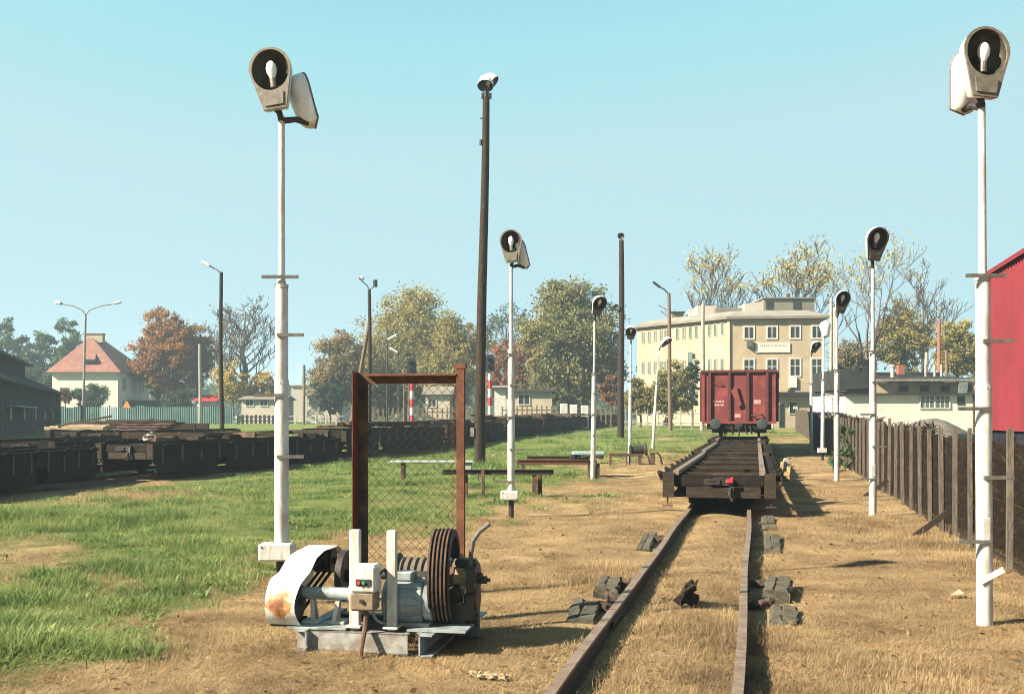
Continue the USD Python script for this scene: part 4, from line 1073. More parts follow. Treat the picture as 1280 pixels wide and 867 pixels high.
fy = [10.0 + 1.13 * k for k in range(65)]
rf = np.random.default_rng(5)
fd = np.array([0.228, 1.0]) / math.hypot(0.228, 1); fnr = np.array([fd[1], -fd[0]])
rfz = math.atan2(fd[1], fd[0])
NET = 1.40
for i, y in enumerate(fy):
    p = fence_pt(y); z = gz(*p)
    h = 1.60 + rf.normal(0, 0.03) + (0.10 if i % 9 == 3 else 0)
    w = 0.058 + rf.normal(0, 0.005)
    lean = rf.normal(0, 0.012, 2)
    top = np.array([p[0] + lean[0], p[1] + lean[1], z + h]); bot = np.array([p[0], p[1], z - 0.15])
    post = MB().bar(bot, top, w, w, (fnr[0], fnr[1], 0))
    obj('post', post, L('post_wood'), fen)
    if i == len(fy) - 1: break
    q = fence_pt(fy[i + 1]); zq = gz(*q)
    A = np.array([p[0], p[1], z + 0.06]); B = np.array([q[0], q[1], zq + 0.06])
    off = np.array([fnr[0], fnr[1], 0]) * (w / 2 + 0.012)
    m = MB(); LN = np.linalg.norm((B - A)[:2]); pitch = 0.055 if y < 30 else 0.10
    th = 0.0026 if y < 30 else 0.006
    k = -int(NET / pitch) - 1
    while k * pitch < LN:
        for sg in (1, -1):
            a = k * pitch; t0, t1 = max(0, -a), min(NET, LN - a)
            if t1 > t0 + 0.02:
                uu = [(a + t) / LN if sg > 0 else 1 - (a + t) / LN for t in (t0, t1)]
                pp = [A + (B - A) * u_ + np.array([0, 0, t]) + off * (1 + 0.04 * sg) for u_, t in zip(uu, (t0, t1))]
                m.tube(pp, th, 3, cap=False)
        k += 1
    for zz in (0.02, 0.7, NET):
        m.tube([A + off + np.array([0, 0, zz]), (A + B) / 2 + off + np.array([0, 0, zz - 0.015]), B + off + np.array([0, 0, zz])], th * 1.6, 4, cap=False)
    obj('wire_panel', m, L('wire_dark'), fen)
    if y < 45:
        obj('ground_board', MB().bar(A - np.array([0, 0, 0.03]) + off * 1.3, B - np.array([0, 0, 0.03]) + off * 1.3, 0.03, 0.12), L('plank_dark'), fen)
# strut leaning at the fence
for i, (y, lab) in enumerate(((15.9, 'short wooden strut propping a fence post beside the banded post'), (23.2, 'short wooden strut propping the fence behind the post with one round lamp'))):
    p = fence_pt(y)
    a = p - fnr * 0.55
    obj('fence_strut', MB().bar((a[0], a[1], gz(*a) - 0.02), (p[0] - fnr[0] * 0.06, p[1] - fnr[1] * 0.06, gz(*p) + 0.35), 0.08, 0.08), L('plank_dark'), None, label=lab, cat='strut')
# dead weeds and low dark scrub behind the wire
r = np.random.default_rng(12)
m = MB(); vv, ff = [], []
n = 120000
yy = 9.5 + 72 * r.random(n) ** 1.35
off = 0.25 + r.random(n) ** 1.1 * 2.6
hh = np.minimum(r.random(n), r.random(n) + 0.25) * (0.98 + 0.25 * np.sin(yy * 0.9) + 0.2 * np.sin(yy * 0.37 + 1))
px_, py_ = 2.85 + 0.228 * yy + fnr[0] * off, yy + fnr[1] * off
pz_ = ground_z(px_, py_) + hh
c = np.stack([px_, py_, pz_], 1)
a = r.normal(0, 1, (n, 3)); a[:, 2] += r.normal(0.6, 0.4, n); a /= np.linalg.norm(a, axis=1, keepdims=True)
b = np.cross(a, r.normal(0, 1, (n, 3))); b /= np.linalg.norm(b, axis=1, keepdims=True)
sz = (0.03 + 0.045 * r.random(n) + yy * 0.0012)[:, None]
vv = np.stack([c - a * sz * 2.2, c + b * sz * 0.32, c + a * sz * 2.2, c - b * sz * 0.32], 1).reshape(-1, 3)
ff = np.arange(n * 4).reshape(-1, 4)
obj('dead_weeds', (vv, ff), L('weed_brown'), None, label='dead brown weeds and scrub behind the wire netting of the fence', cat='weeds', kind='stuff')
# climber on the fence by the third lamp
def leaf_cloud(n, blobs, size, seed, stretch=(1, 1, 1), clumps=None, tight=0.17):
    """leaf quads gathered in clumps inside ellipsoids (cx, cy, cz, rx, ry, rz)"""
    r = np.random.default_rng(seed)
    vol = np.array([b[3] * b[4] * b[5] for b in blobs]) ** 0.75; vol /= vol.sum()
    C = []
    nc = clumps or max(30, n // 45)
    for i in range(nc):
        b = blobs[r.choice(len(blobs), p=vol)]
        d = r.normal(0, 1, 3); d /= np.linalg.norm(d)
        rad = r.uniform(0.35, 1.0) ** 0.6
        C.append(np.array(b[:3]) + d * rad * np.array(b[3:6]) * r.uniform(0.85, 1.08))
    C = np.array(C)
    sp = np.mean([min(b[3:6]) for b in blobs]) * tight
    k = r.integers(0, nc, n); wgt = r.uniform(0.5, 1.5, nc)
    c = C[k] + r.normal(0, 1, (n, 3)) * sp * wgt[k][:, None] * np.array([1.15, 1.15, 0.8])
    a = r.normal(0, 1, (n, 3)); a /= np.linalg.norm(a, axis=1, keepdims=True)
    b = np.cross(a, r.normal(0, 1, (n, 3))); b /= np.linalg.norm(b, axis=1, keepdims=True)
    s = (size * r.uniform(0.6, 1.25, n))[:, None]
    v = np.stack([c - a * s, c + b * s * 0.55, c + a * s, c - b * s * 0.55], 1).reshape(-1, 3)
    return v, np.arange(n * 4).reshape(-1, 4), C


yv = 33.0; p = fence_pt(yv)
t = thing('climbing_plant', 'green climber spilling over the fence beside the scuffed lamp post', 'plant', (p[0], p[1], gz(*p)))
v, f, C = leaf_cloud(900, [(-0.25, -0.3, 0.9, 0.3, 0.7, 0.7), (-0.3, -0.2, 0.4, 0.35, 0.9, 0.5)], 0.07, 91)
obj('foliage', (v, f), L('leaf_green'), t)
obj('stem', MB().tube([(-0.2, 0, 0), (-0.25, -0.1, 0.6), (-0.2, -0.3, 1.3)], [0.03, 0.02, 0.01], 5), L('bark'), t)

# ------------------------------------------------------------------ tall wooden poles and masts


def wood_pole(px, y, ptop, r0, r1, label, mat='tar_pole', px_top=None, name='wooden_pole', zb=None, cat='pole'):
    X = at(px, y); z = gz(X, y) if zb is None else zb
    xt = at(px_top if px_top is not None else px, y) - X
    h = up(ptop, y) - z
    t = thing(name, label, cat, (X, y, z))
    ks = np.linspace(0, 1, 9)
    obj('shaft', MB().tube([(xt * k + 0.02 * math.sin(k * 7 + px), 0.02 * math.cos(k * 5 + px), -0.2 + (h + 0.2) * k) for k in ks], [r0 + (r1 - r0) * k for k in ks], 12), L(mat), t, smooth=50)
    return t, np.array([xt, 0, h])


def flood_head(t, c, yaw, s=1.0, tilt=0.5):
    """small bowl floodlight for pole tops: white top, dark open front"""
    R = trimesh.transformations.euler_matrix(0, 0, yaw)[:3, :3] @ trimesh.transformations.euler_matrix(tilt, 0, 0)[:3, :3]
    a = MB().lathe((0, 0, 0), (0, 1, 0), [(0.0, 0.20), (0.10, 0.195), (0.22, 0.16), (0.30, 0.09), (0.32, 0.0)], 16)
    hd = obj('lamp_housing', MB().add(a.v[0] * s, a.f[0]).move(c, R), L('lamp_white'), t, smooth=40)
    a = MB().lathe((0, 0, 0), (0, 1, 0), [(0.0, 0.20), (-0.01, 0.18), (0.03, 0.17), (0.10, 0.10), (0.12, 0.0)], 16)
    obj('reflector', MB().add(a.v[0] * s, a.f[0]).move(c, R), L('reflector'), hd, smooth=40)
    return hd


t, tp = wood_pole(599, 36.0, 122, 0.19, 0.115, 'tallest tarred wooden pole with two floodlights on top', px_top=607.5)
obj('lamp_bracket', MB().box(tp + np.array([0.02, 0, 0.05]), (0.34, 0.14, 0.16)).cyl(tp + np.array([0.0, 0, 0.12]), (0, 0, 1), 0.10, 0.24, 10), L('black_metal'), t)
flood_head(t, tp + np.array([-0.02, -0.14, 0.34]), D(-8), 1.35, D(58)); flood_head(t, tp + np.array([0.26, 0.0, 0.50]), D(75), 1.2, D(40))
obj('insulator', MB().cyl(tp + np.array([-0.17, -0.02, -1.5]), (0, 0, 1), 0.05, 0.18, 8).cyl(tp + np.array([-0.13, -0.02, -0.7]), (1, 0, 0), 0.02, 0.14, 6), L('black_metal'), t)
obj('cable_box', MB().cbox((-0.22, -0.1, 1.15), (0.12, 0.10, 0.30), 0.01), L('grey_paint'), t)
t, tp = wood_pole(776, 62.0, 300, 0.20, 0.14, 'thinner tarred pole with one lamp, at the end of the wagon row', px_top=777)
flood_head(t, tp + np.array([-0.05, -0.1, 0.22]), D(-20), 1.0, D(20))
flood_head(t, np.array([at(770, 62) - at(776, 62), -0.1, up(384, 62) - gz(at(776, 62), 62)]), D(-40), 0.9, D(-10))
t, tp = wood_pole(838, 82.0, 366, 0.16, 0.13, 'brown pole with a slanting street lamp arm before the office block', 'brown_pole', 836)
obj('lamp_arm', MB().tube([tp + np.array([0, 0, -0.1]), tp + np.array([-0.35, -0.1, 0.25]), tp + np.array([-0.75, -0.2, 0.45])], 0.05, 6), L('black_metal'), t)
obj('lamp_housing', MB().cbox((0, 0, 0), (0.75, 0.26, 0.16), 0.05).move(tp + np.array([-0.95, -0.2, 0.60]), trimesh.transformations.euler_matrix(0, 0.65, 0)[:3, :3]), L('black_metal'), t)
wood_pole(878, 84.0, 380, 0.17, 0.14, 'pale plain pole rising beside the red goods wagon', 'pale_pole', 879)
t, tp = wood_pole(277, 55.0, 340, 0.125, 0.09, 'dark pole with a short lamp arm, behind the dark wagons', px_top=276)
obj('lamp_arm', MB().tube([tp + np.array([0, 0, -0.05]), tp + np.array([-0.2, -0.05, 0.12]), tp + np.array([-0.55, -0.1, 0.3])], 0.035, 6), L('grey_paint'), t)
obj('lamp_housing', MB().cbox((0, 0, 0), (0.48, 0.24, 0.14), 0.04).move(tp + np.array([-0.72, -0.1, 0.40]), trimesh.transformations.euler_matrix(0, 0.5, 0)[:3, :3]), L('lamp_white'), t)
t, tp = wood_pole(462, 62.0, 362, 0.14, 0.09, 'dark braced pole with two small lamps above the yellowing trees')
obj('brace', MB().tube([(at(434, 62) - at(462, 62), 0.4, -0.1), (0.0, 0.05, up(400, 62) - gz(at(462, 62), 62))], 0.11, 8), L('brown_pole'), t)
obj('lamp_arm', MB().tube([tp, tp + np.array([-0.2, 0, 0.3]), tp + np.array([-0.45, 0, 0.5])], 0.03, 5).tube([tp, tp + np.array([0.15, 0, 0.1]), tp + np.array([0.3, 0, 0.22])], 0.03, 5), L('black_metal'), t)
flood_head(t, tp + np.array([-0.52, -0.1, 0.58]), D(-70), 0.8, D(30)); obj('dark_lamp', MB().cyl(tp + np.array([0.32, 0, 0.36]), (0, 0, 1), 0.13, 0.4, 10), L('black_metal'), t)
# double arm street lamp
Yd = 75.0
X = at(103, Yd); z = gz(X, Yd)
t = thing('street_lamp', 'grey street lamp with two arms before the red roofed house', 'street lamp', (X, Yd, z))
hb_ = up(392, Yd) - z
xt = at(107, Yd) - X
obj('pole', MB().tube([(0, 0, -0.1), (xt * 0.3, 0, 2.2), (xt * 0.32, 0, 2.22), (xt, 0, hb_)], [0.15, 0.14, 0.085, 0.075], 10), L('grey_paint'), t)
for s, pxe, pye in ((-1, 74, 379), (1, 146, 379)):
    xe = at(pxe, Yd) - X; ze = up(pye, Yd) - z
    obj('arm', MB().tube([(xt, 0, hb_ - 0.1), (xt + s * 0.25, 0, hb_ + 0.25), (xt + (xe - xt) * 0.45, 0, hb_ + 0.25 + (ze - hb_ - 0.25) * 0.6), (xe, 0, ze)], 0.045, 6), L('grey_paint'), t)
    hd = MB().cbox((0, 0, 0), (0.55 if s > 0 else 0.42, 0.28, 0.17 if s > 0 else 0.26), 0.06)
    obj('lamp_housing', hd.move((xe + s * 0.05, 0, ze + 0.04), trimesh.transformations.euler_matrix(0, -s * 0.25, 0)[:3, :3]), L('lamp_white'), t)
# plain thin posts far off
for px_, y, py, mt_, lab in ((250, 105, 430, 'pale_pole', 'thin pale post between the orange tree and the teal fence'), (380, 115, 456, 'brown_pole', 'thin brown post by the white railings'),
                            (1174, 95, 398, 'brick_red', 'slim reddish flue pipe above the workshop roof'), (1183, 98, 438, 'brown_pole', 'short brown mast behind the workshop roof'), (1158, 98, 440, 'pale_pole', 'short pale mast behind the workshop roof')):
    wood_pole(px_, y, py, 0.16, 0.14, lab, mt_, name='thin_mast', cat='mast')
for px_, y, py in ((1039, 88, 372), (1043.5, 88.5, 384)):
    wood_pole(px_, y, py, 0.14, 0.13, 'slim grey mast of the pair, the taller' if px_ < 1040 else 'slim grey mast of the pair, the shorter', 'pale_pole', name='thin_mast', cat='mast')
Yw = 60.0
t = thing('crossing_board', 'white crossed board on a short pole behind the fence posts', 'sign', (at(1041, Yw), Yw, gz(at(1041, Yw), Yw)))
zc = up(496, Yw) - gz(at(1041, Yw), Yw)
obj('board', MB().box((0, 0, zc), (0.85, 0.04, 0.22), ry=D(14)), L('trim_white'), t)
obj('stake', MB().tube([(0, 0.06, -0.1), (0, 0.06, zc)], 0.05, 6), L('pale_pole'), t)
# street lamps far behind the braced pole
for px_, py, s in ((484, 424, 1), (498, 440, -1)):
    y = 88.0 if s > 0 else 96.0
    X = at(px_, y); z = gz(X, y); h = up(py, y) - z
    t = thing('small_street_lamp', 'small street lamp with pale head before the yellowing trees, ' + ('the taller' if s > 0 else 'the shorter'), 'street lamp', (X, y, z))
    obj('pole', MB().tube([(0, 0, 0), (0, 0, h)], [0.08, 0.06], 6), L('black_metal'), t)
    obj('lamp_housing', MB().cbox((0, 0, 0), (0.85, 0.3, 0.16), 0.05).move((s * 0.42, 0, h + 0.18), trimesh.transformations.euler_matrix(0, -s * 0.5, 0)[:3, :3]), L('lamp_white'), t)
# colour light signals
for i, (px_, lit) in enumerate(((515, True), (612.5, False))):
    y = 78.0
    X = at(px_, y); z = gz(X, y); hm = up(468 if i == 0 else 464, y) - z
    t = thing('signal_post', ('railway light signal with a lit red lamp on a striped mast', 'railway light signal with dark head beside the tallest pole')[i], 'railway signal', (X, y, z))
    for k in range(7):
        z0_, z1_ = hm * k / 7, hm * (k + 1) / 7
        obj('mast_band', MB().tube([(0, 0, z0_), (0, 0, z1_)], 0.16, 10), L('red_paint' if k % 2 else 'trim_white'), t)
    pl = Polygon([(-0.34, 0), (0.34, 0), (0.34, 0.95), (0.2, 1.2), (-0.2, 1.2), (-0.34, 0.95)])
    hd = obj('signal_head', MB().prism(pl, 0.12, (0, -0.12, hm)), L('signal_dark'), t)
    for k, col in enumerate(('red_paint' if lit else 'signal_dark', 'signal_dark')):
        obj('signal_lamp', MB().lathe((0, -0.42, hm + 0.32 + 0.48 * k), (0, 1, 0), [(0.0, 0.16), (0.18, 0.16), (0.19, 0.13), (0.19, 0.0)], 12), L(col if k == 0 else 'signal_dark'), hd)
    obj('ladder', MB().bar((-0.30, 0.25, 0), (-0.30, 0.25, hm), 0.05, 0.05).bar((-0.62, 0.25, 0), (-0.62, 0.25, hm), 0.05, 0.05), L('pale_pole'), t)

# ------------------------------------------------------------------ buildings
def unit(a): a = np.array(a, float); return a / np.linalg.norm(a)


def wall_frame(p0, p1):
    """local axes of a wall seen from outside running p0 -> p1: along, out"""
    d = unit(np.array(p1) - np.array(p0)); return d, np.array([d[1], -d[0]])


def wall_window(parent, p0, d, o, s, z0, w, h, glass='window_dark', frame='trim_white', bars=(1, 1), fr=0.12, sill=True, depth=0.10, frame_name='window_frame'):
    """a window on a wall: surround proud of the plaster, pane set back in it, glazing bars"""
    def P(a, b, z): q = np.array(p0) + d * a + o * b; return (q[0], q[1], z)
    m = MB()
    for a0, a1, za, zb in ((s - w / 2 - fr, s - w / 2, z0, z0 + h), (s + w / 2, s + w / 2 + fr, z0, z0 + h), (s - w / 2 - fr, s + w / 2 + fr, z0 + h, z0 + h + fr), (s - w / 2 - fr, s + w / 2 + fr, z0 - fr, z0)):
        m.bar(P((a0 + a1) / 2, 0.02, za), P((a0 + a1) / 2, 0.02, zb), a1 - a0, 0.10, (o[0], o[1], 0))
    fo = obj(frame_name, m, L(frame), parent)
    obj('pane', MB().bar(P(s, 0.012, z0), P(s, 0.012, z0 + h), w, 0.03, (o[0], o[1], 0)), L(glass), fo)
    g_ = MB()
    for k in range(bars[0]):
        a = s - w / 2 + w * (k + 1) / (bars[0] + 1); g_.bar(P(a, 0.035, z0), P(a, 0.035, z0 + h), 0.06, 0.02, (o[0], o[1], 0))
    for k in range(bars[1]):
        zz = z0 + h * (k + 1) / (bars[1] + 1) + 0.12; g_.bar(P(s - w / 2, 0.033, zz), P(s + w / 2, 0.033, zz), 0.016, 0.06)
    if bars[0] + bars[1]:
        obj('glazing_bar', g_, L(frame), fo)
    return fo


def slab(poly, z0, z1):
    m = trimesh.creation.extrude_polygon(Polygon(poly), z1 - z0, engine='earcut')
    return MB().add(np.array(m.vertices) + np.array([0, 0, z0]), m.faces)


# office block
c0_ = np.array([at(911, 100), 100.0]); cl_ = np.array([at(796.5, 110), 110.0]); cr_ = np.array([at(1030, 99), 99.0])
zt = up(398.8, 100); zb = gz(*c0_) - 0.3
back = 14.0
ofc = thing('office_block', 'three storey cream office block with flat grey roof and a blank white sign', 'building', (0, 0, 0))
nf = np.array([0.0, 1.0])
foot = [tuple(c0_), tuple(cr_), (cr_[0] + 1.0, cr_[1] + back), (cl_[0] + 4, cl_[1] + back), tuple(cl_)]
obj('wall', slab(foot, zb, zt - 0.02), L('plaster_yellow'), ofc)
eave = Polygon(foot).buffer(0.45, join_style=2)
rf_ = obj('roof', slab(list(eave.exterior.coords)[:-1], zt - 0.015, zt + 0.22), L('roof_concrete'), ofc)
inner = Polygon(foot).buffer(-1.2, join_style=2)
oc, ic = np.array(eave.exterior.coords)[:-1], np.array(inner.exterior.coords)[:-1]
oc = oc[np.argsort(np.arctan2(*(oc - oc.mean(0)).T))]; ic = ic[np.argsort(np.arctan2(*(ic - ic.mean(0)).T))]
# hipped rise
m = MB(); n_ = min(len(oc), len(ic))
v = [(a[0], a[1], zt + 0.225) for a in oc[:n_]] + [(a[0], a[1], zt + 0.85) for a in ic[:n_]]
m.add(v, [[k, (k + 1) % n_, n_ + (k + 1) % n_, n_ + k] for k in range(n_)]); m.add(v[n_:], [[0, k, k + 1] for k in range(1, n_ - 1)])
obj('roof_slope', m, L('roof_grey'), rf_)
# rooms on the roof
yA = 104.5
ph = obj('roof_room', MB().span(at(955, yA), at(1018, yA), yA, yA + 6, zt + 0.6, up(373, yA)), L('roof_concrete'), ofc)
obj('roof_room_cap', MB().span(at(953, yA), at(1020, yA), yA - 0.2, yA + 6.2, up(373, yA), up(371.5, yA)), L('roof_grey'), ph)
for a, b in ((957.5, 966), (991.5, 1001)):
    obj('dark_hatch', MB().span(at(a, yA), at(b, yA), yA - 0.06, yA - 0.002, up(386, yA), up(377, yA)), L('window_dark'), ph)
obj('chimney', MB().cyl((at(988, yA), yA + 1, up(369.5, yA)), (0, 0, 1), 0.2, 0.6, 8), L('rust_dark'), ph)
obj('roof_room', MB().prism([(at(931, yA), up(392, yA)), (at(954.8, yA), up(392, yA)), (at(954.8, yA), up(376.5, yA)), (at(931, yA), up(379.5, yA))], 5, (0, yA + 5.2, 0)), L('plaster_white'), ofc)
obj('roof_wall', MB().span(at(897, yA), at(954, yA), yA + 1.0, yA + 4.0, zt + 0.6, up(383, yA)), L('roof_concrete'), ofc)
obj('roof_box', MB().span(at(872, 107), at(896, 107), 107, 110, zt + 0.3, up(382, 107)), L('plaster_white'), ofc)
obj('roof_box', MB().span(at(862, 110), at(870.5, 110), 110, 112, zt + 0.3, up(386.5, 110)), L('plaster_white'), ofc)
bx_ = obj('roof_box', MB().span(at(840, 111), at(854.5, 111), 111, 113, zt + 0.3, up(391, 111)), L('roof_concrete'), ofc)
obj('roof_box_cap', MB().span(at(839, 111), at(856, 111), 110.7, 113.3, up(391, 111), up(389.4, 111)), L('roof_dark'), bx_)
df, of = wall_frame(c0_, cr_)
if of[1] > 0: of = -of


def along(p0, d, px):
    """distance along the wall at which the photograph's column px meets it"""
    k = (px - 640.0) / F
    return (k * p0[1] - p0[0]) / (d[0] - k * d[1])


for px_ in (936.2, 965, 993.8, 1021):
    s = along(c0_, df, px_)
    wall_window(ofc, c0_, df, of, s, up(422.8, 100), 0.80, 1.02, 'window_dark', bars=(1, 0), fr=0.13)
    wall_window(ofc, c0_, df, of, s, up(469.5 if px_ > 980 else 470, 100), 0.84, 1.50, 'window_dark', bars=(1, 1), fr=0.13)
    wall_window(ofc, c0_, df, of, s, up(516, 100), 0.84, 1.50, 'window_dark', bars=(1, 1), fr=0.13) if px_ < 980 else None
s = along(c0_, df, 990.5)
q = c0_ + df * s + of * 0.15
obj('balcony_panel', MB().bar((q[0], q[1], up(484.5, 100)), (q[0], q[1], up(471.5, 100)), 0.75, 0.12, (of[0], of[1], 0)), L('trim_white'), ofc)
s0, s1 = along(c0_, df, 944), along(c0_, df, 987.5)
q0, q1 = c0_ + df * s0 + of * 0.08, c0_ + df * s1 + of * 0.08
sg = obj('sign_board', MB().bar((q0[0], q0[1], up(434.8, 100)), (q1[0], q1[1], up(434.8, 100)), 0.06, 0.90), L('trim_white'), ofc)
sb = MB()
for k in range(13):
    a = q0 + df * (0.45 + k * 0.19 + 0.04 * math.sin(k * 3.1)) + of * 0.034
    sb.box((a[0], a[1], up(432.3, 100) + 0.02 * math.sin(k * 2)), (0.10, 0.008, 0.16))
obj('faded_letter', sb, L('bearing_tan'), sg)
s = along(c0_, df, 936.5)
q = c0_ + df * s + of * 0.22
obj('cooling_unit', MB().box((q[0], q[1], up(429.5, 100)), (0.5, 0.4, 0.62)), L('rung_metal'), ofc)
dl, ol = wall_frame(cl_, c0_)
if ol @ np.array([-1, -1]) < 0: ol = -ol
lw = [804, 811.5, 819, 826.5, 832.5, 847, 855, 863, 870.5, 887, 894.5, 903]
for i, px_ in enumerate(lw):
    s = along(cl_, dl, px_)
    wall_window(ofc, cl_, dl, ol, s, up(424.5 + (px_ - 804) * -0.02, 105), 0.30, 1.05, 'window_pale', 'plaster_cream', bars=(0, 0), fr=0.05)
    wall_window(ofc, cl_, dl, ol, s, up(464.5 + (px_ - 804) * 0.02, 105), 0.32 if i != 7 else 0.55, 1.15 if i != 7 else 1.9, 'window_pale', 'plaster_cream', bars=(0, 0), fr=0.05)
    if i % 2 == 0: wall_window(ofc, cl_, dl, ol, s, up(505, 105), 0.34, 1.2, 'window_pale', 'plaster_cream', bars=(0, 0), fr=0.05)
obj('corner_strip', MB().bar((c0_[0], c0_[1], zb), (c0_[0], c0_[1], zt - 0.03), 0.25, 0.25, (of[0] + ol[0], of[1] + ol[1], 0)), L('plaster_cream'), ofc)
obj('down_pipe', MB().tube([(at(1012, 98.8), 98.72, zb), (at(1012, 98.8), 98.72, up(492, 98.8))], 0.08, 6), L('rust_dark'), ofc)
# porch in front of the block
an = thing('entrance_annex', 'low cream annex with dark flat canopy before the office block', 'building', (0, 0, 0))
ya = 92.0
za0, za1 = gz(at(990, ya), ya) - 0.2, up(494, ya)
obj('wall', MB().span(at(966, ya), at(1030, ya), ya, ya + 5.5, za0, za1), L('plaster_cream'), an)
obj('roof', MB().span(at(962, ya), at(1033, ya), ya - 0.6, ya + 5.6, za1 + 0.002, za1 + 0.28), L('roof_dark'), an)
for px_ in (966, 990):
    obj('roof_vent', MB().span(at(px_, ya), at(px_ + 6, ya), ya + 0.6, ya + 1.4, za1 + 0.282, za1 + 0.55), L('roof_dark'), an)
wall_window(an, (at(966, ya), ya), np.array([1.0, 0]), np.array([0, -1.0]), at(991.5, ya) - at(966, ya), up(516.5, ya), 0.62, 0.92, 'window_dark', bars=(0, 0), fr=0.06)
obj('notice', MB().span(at(991, ya), at(996, ya), ya - 0.07, ya - 0.05, up(511, ya), up(506, ya)), L('trim_white'), an)
wall_window(an, (at(966, ya), ya), np.array([1.0, 0]), np.array([0, -1.0]), at(1020, ya) - at(966, ya), up(514, ya), 0.9, 0.95, 'window_dark', bars=(1, 0), fr=0.08)
dd = obj('door', MB().span(at(974, ya), at(980, ya), ya - 0.05, ya - 0.002, za0 + 0.2, up(505, ya)), L('window_dark'), an)

# workshop behind the fence
ws = thing('workshop', 'low white workshop with flat roof and a band of dark clerestory windows', 'building', (0, 0, 0))
yw = 75.0
zg = gz(at(1120, yw), yw) - 0.2
obj('wall', MB().span(at(1056, yw), at(1222, yw), yw, yw + 8, zg, up(493, yw)), L('workshop_white'), ws)
obj('canopy', MB().span(at(1053, yw), at(1224, yw), yw - 0.35, yw + 1.4, up(493, yw) + 0.002, up(491.3, yw)), L('roof_dark'), ws)
yu = yw + 1.5
obj('upper_wall', MB().span(at(1094, yu), at(1222, yu), yu, yu + 6.5, up(492, yu), up(477.2, yu)), L('plaster_yellow'), ws)
rr = obj('roof', MB().prism([(0, up(474, yu)), (0, up(477, yu)), (7.2, up(472, yu)), (7.2, up(465, yu))], at(1226, yu) - at(1092, yu), (at(1092, yu), yu - 0.55, 0), (0, 1, 0), (0, 0, 1)), L('roof_dark'), ws)
obj('gutter', MB().span(at(1092, yu), at(1226, yu), yu - 0.72, yu - 0.56, up(476.5, yu), up(474.0, yu)), L('grey_paint'), rr)
obj('roof_rear', MB().span(at(1096, yu), at(1226, yu), yu + 6.7, yu + 10, up(478, yu + 6), up(464.5, yu + 6)), L('roof_dark'), rr)
for px_ in (1129, 1155, 1181, 1209):
    wall_window(ws, (at(1094, yu), yu), np.array([1.0, 0]), np.array([0, -1.0]), at(px_, yu) - at(1094, yu), up(489.3, yu), 0.66, 0.46, 'window_dark', 'plaster_yellow', bars=(0, 0), fr=0.04)
for px_ in (1159, 1178):
    wall_window(ws, (at(1056, yw), yw), np.array([1.0, 0]), np.array([0, -1.0]), at(px_, yw) - at(1056, yw), up(509.5, yw), 0.92, 0.82, 'window_pale', 'trim_white', bars=(2, 1), fr=0.08)
dr_ = obj('door', MB().span(at(1196.5, yw), at(1206, yw), yw - 0.04, yw - 0.002, up(506, yw), up(494, yw)), L('window_dark'), ws)
obj('door_blind', MB().box((at(1201, yw), yw - 0.35, up(486.5, yw)), (0.6, 0.05, 0.95), rx=D(14)), L('blue_grey_paint'), ws)
obj('vent', MB().cyl((at(1125, yu), yu + 1.5, up(465, yu + 1.5)), (0, 0, 1), 0.14, 0.75, 10).cyl((at(1125, yu), yu + 1.5, up(457, yu + 1.5)), (0, 0, 1), 0.2, 0.18, 10), L('concrete'), ws)
obj('chimney', MB().span(at(1142, yu), at(1150, yu), yu + 3, yu + 3.4, up(468, yu + 3), up(456, yu + 3)), L('brick_red'), ws)
for px_ in (1191, 1203, 1212):
    obj('vent', MB().cyl((at(px_, yu), yu + 5, up(463, yu + 5)), (0, 0, 1), 0.1, 0.9, 8), L('pale_pole'), ws)
obj('end_pipe', MB().span(at(1216, yw), at(1218.5, yw), yw - 0.1, yw - 0.003, zg, up(478, yw)), L('rust_dark'), ws)
# dark lean-to
ds = thing('dark_shed', 'dark flat roofed shed with tarred roof beside the white workshop', 'building', (0, 0, 0))
yd = 78.0
obj('wall', MB().span(at(1050, yd), at(1090, yd), yd, yd + 7, gz(at(1060, yd), yd), up(484, yd)), L('barn_wood'), ds)
obj('roof', MB().prism([(at(1047, yd), up(487, yd)), (at(1092, yd), up(484.5, yd)), (at(1092, yd), up(468, yd)), (at(1070, yd), up(463, yd)), (at(1047, yd), up(462, yd))], 7, (0, yd + 6.5, 0)), L('roof_dark'), ds)
for px_ in (1074, 1084):
    obj('roof_vent', MB().span(at(px_, yd), at(px_ + 6, yd), yd + 1, yd + 1.8, up(470, yd), up(455.5, yd)), L('roof_dark'), ds)
# red hall: its long side runs beside the line and ends far off
rh = thing('red_hall', 'large hall clad in red corrugated sheet behind the fence', 'building', (0, 0, 0))
yh = 30.0
hd_ = unit((0.2259, 1.0)); ho = np.array([-hd_[1], hd_[0]])            # along the line, and out towards the track
hE = np.array([at(1233.5, yh), yh])
ez, gz0 = up(348, yh), up(537, yh)
LH, WH = 27.0, 14.0


def hp(s, w, z): q = hE - hd_ * s - ho * w; return (q[0], q[1], z)


def clad(a, b, zt0, zt1, zbot):
    """trapezoidal sheet from a to b (s, w)"""
    a, b = np.array(a, float), np.array(b, float); n = np.linalg.norm(b - a); d = (b - a) / n; nr_ = np.array([d[1], -d[0]])
    pts_, x = [], 0.0
    while x < n:
        for u_, o in ((0, 0), (0.13, 0), (0.16, 0.035), (0.24, 0.035)):
            if x + u_ <= n: pts_.append((x + u_, o))
        x += 0.27
    pts_.append((n, 0))
    v = []
    for u_, o in pts_:
        q = a + d * u_ + nr_ * o
        v += [hp(q[0], q[1], zbot), hp(q[0], q[1], zt0 + (zt1 - zt0) * u_ / n)]
    return MB().add(v, [[2 * k, 2 * k + 2, 2 * k + 3, 2 * k + 1] for k in range(len(pts_) - 1)])


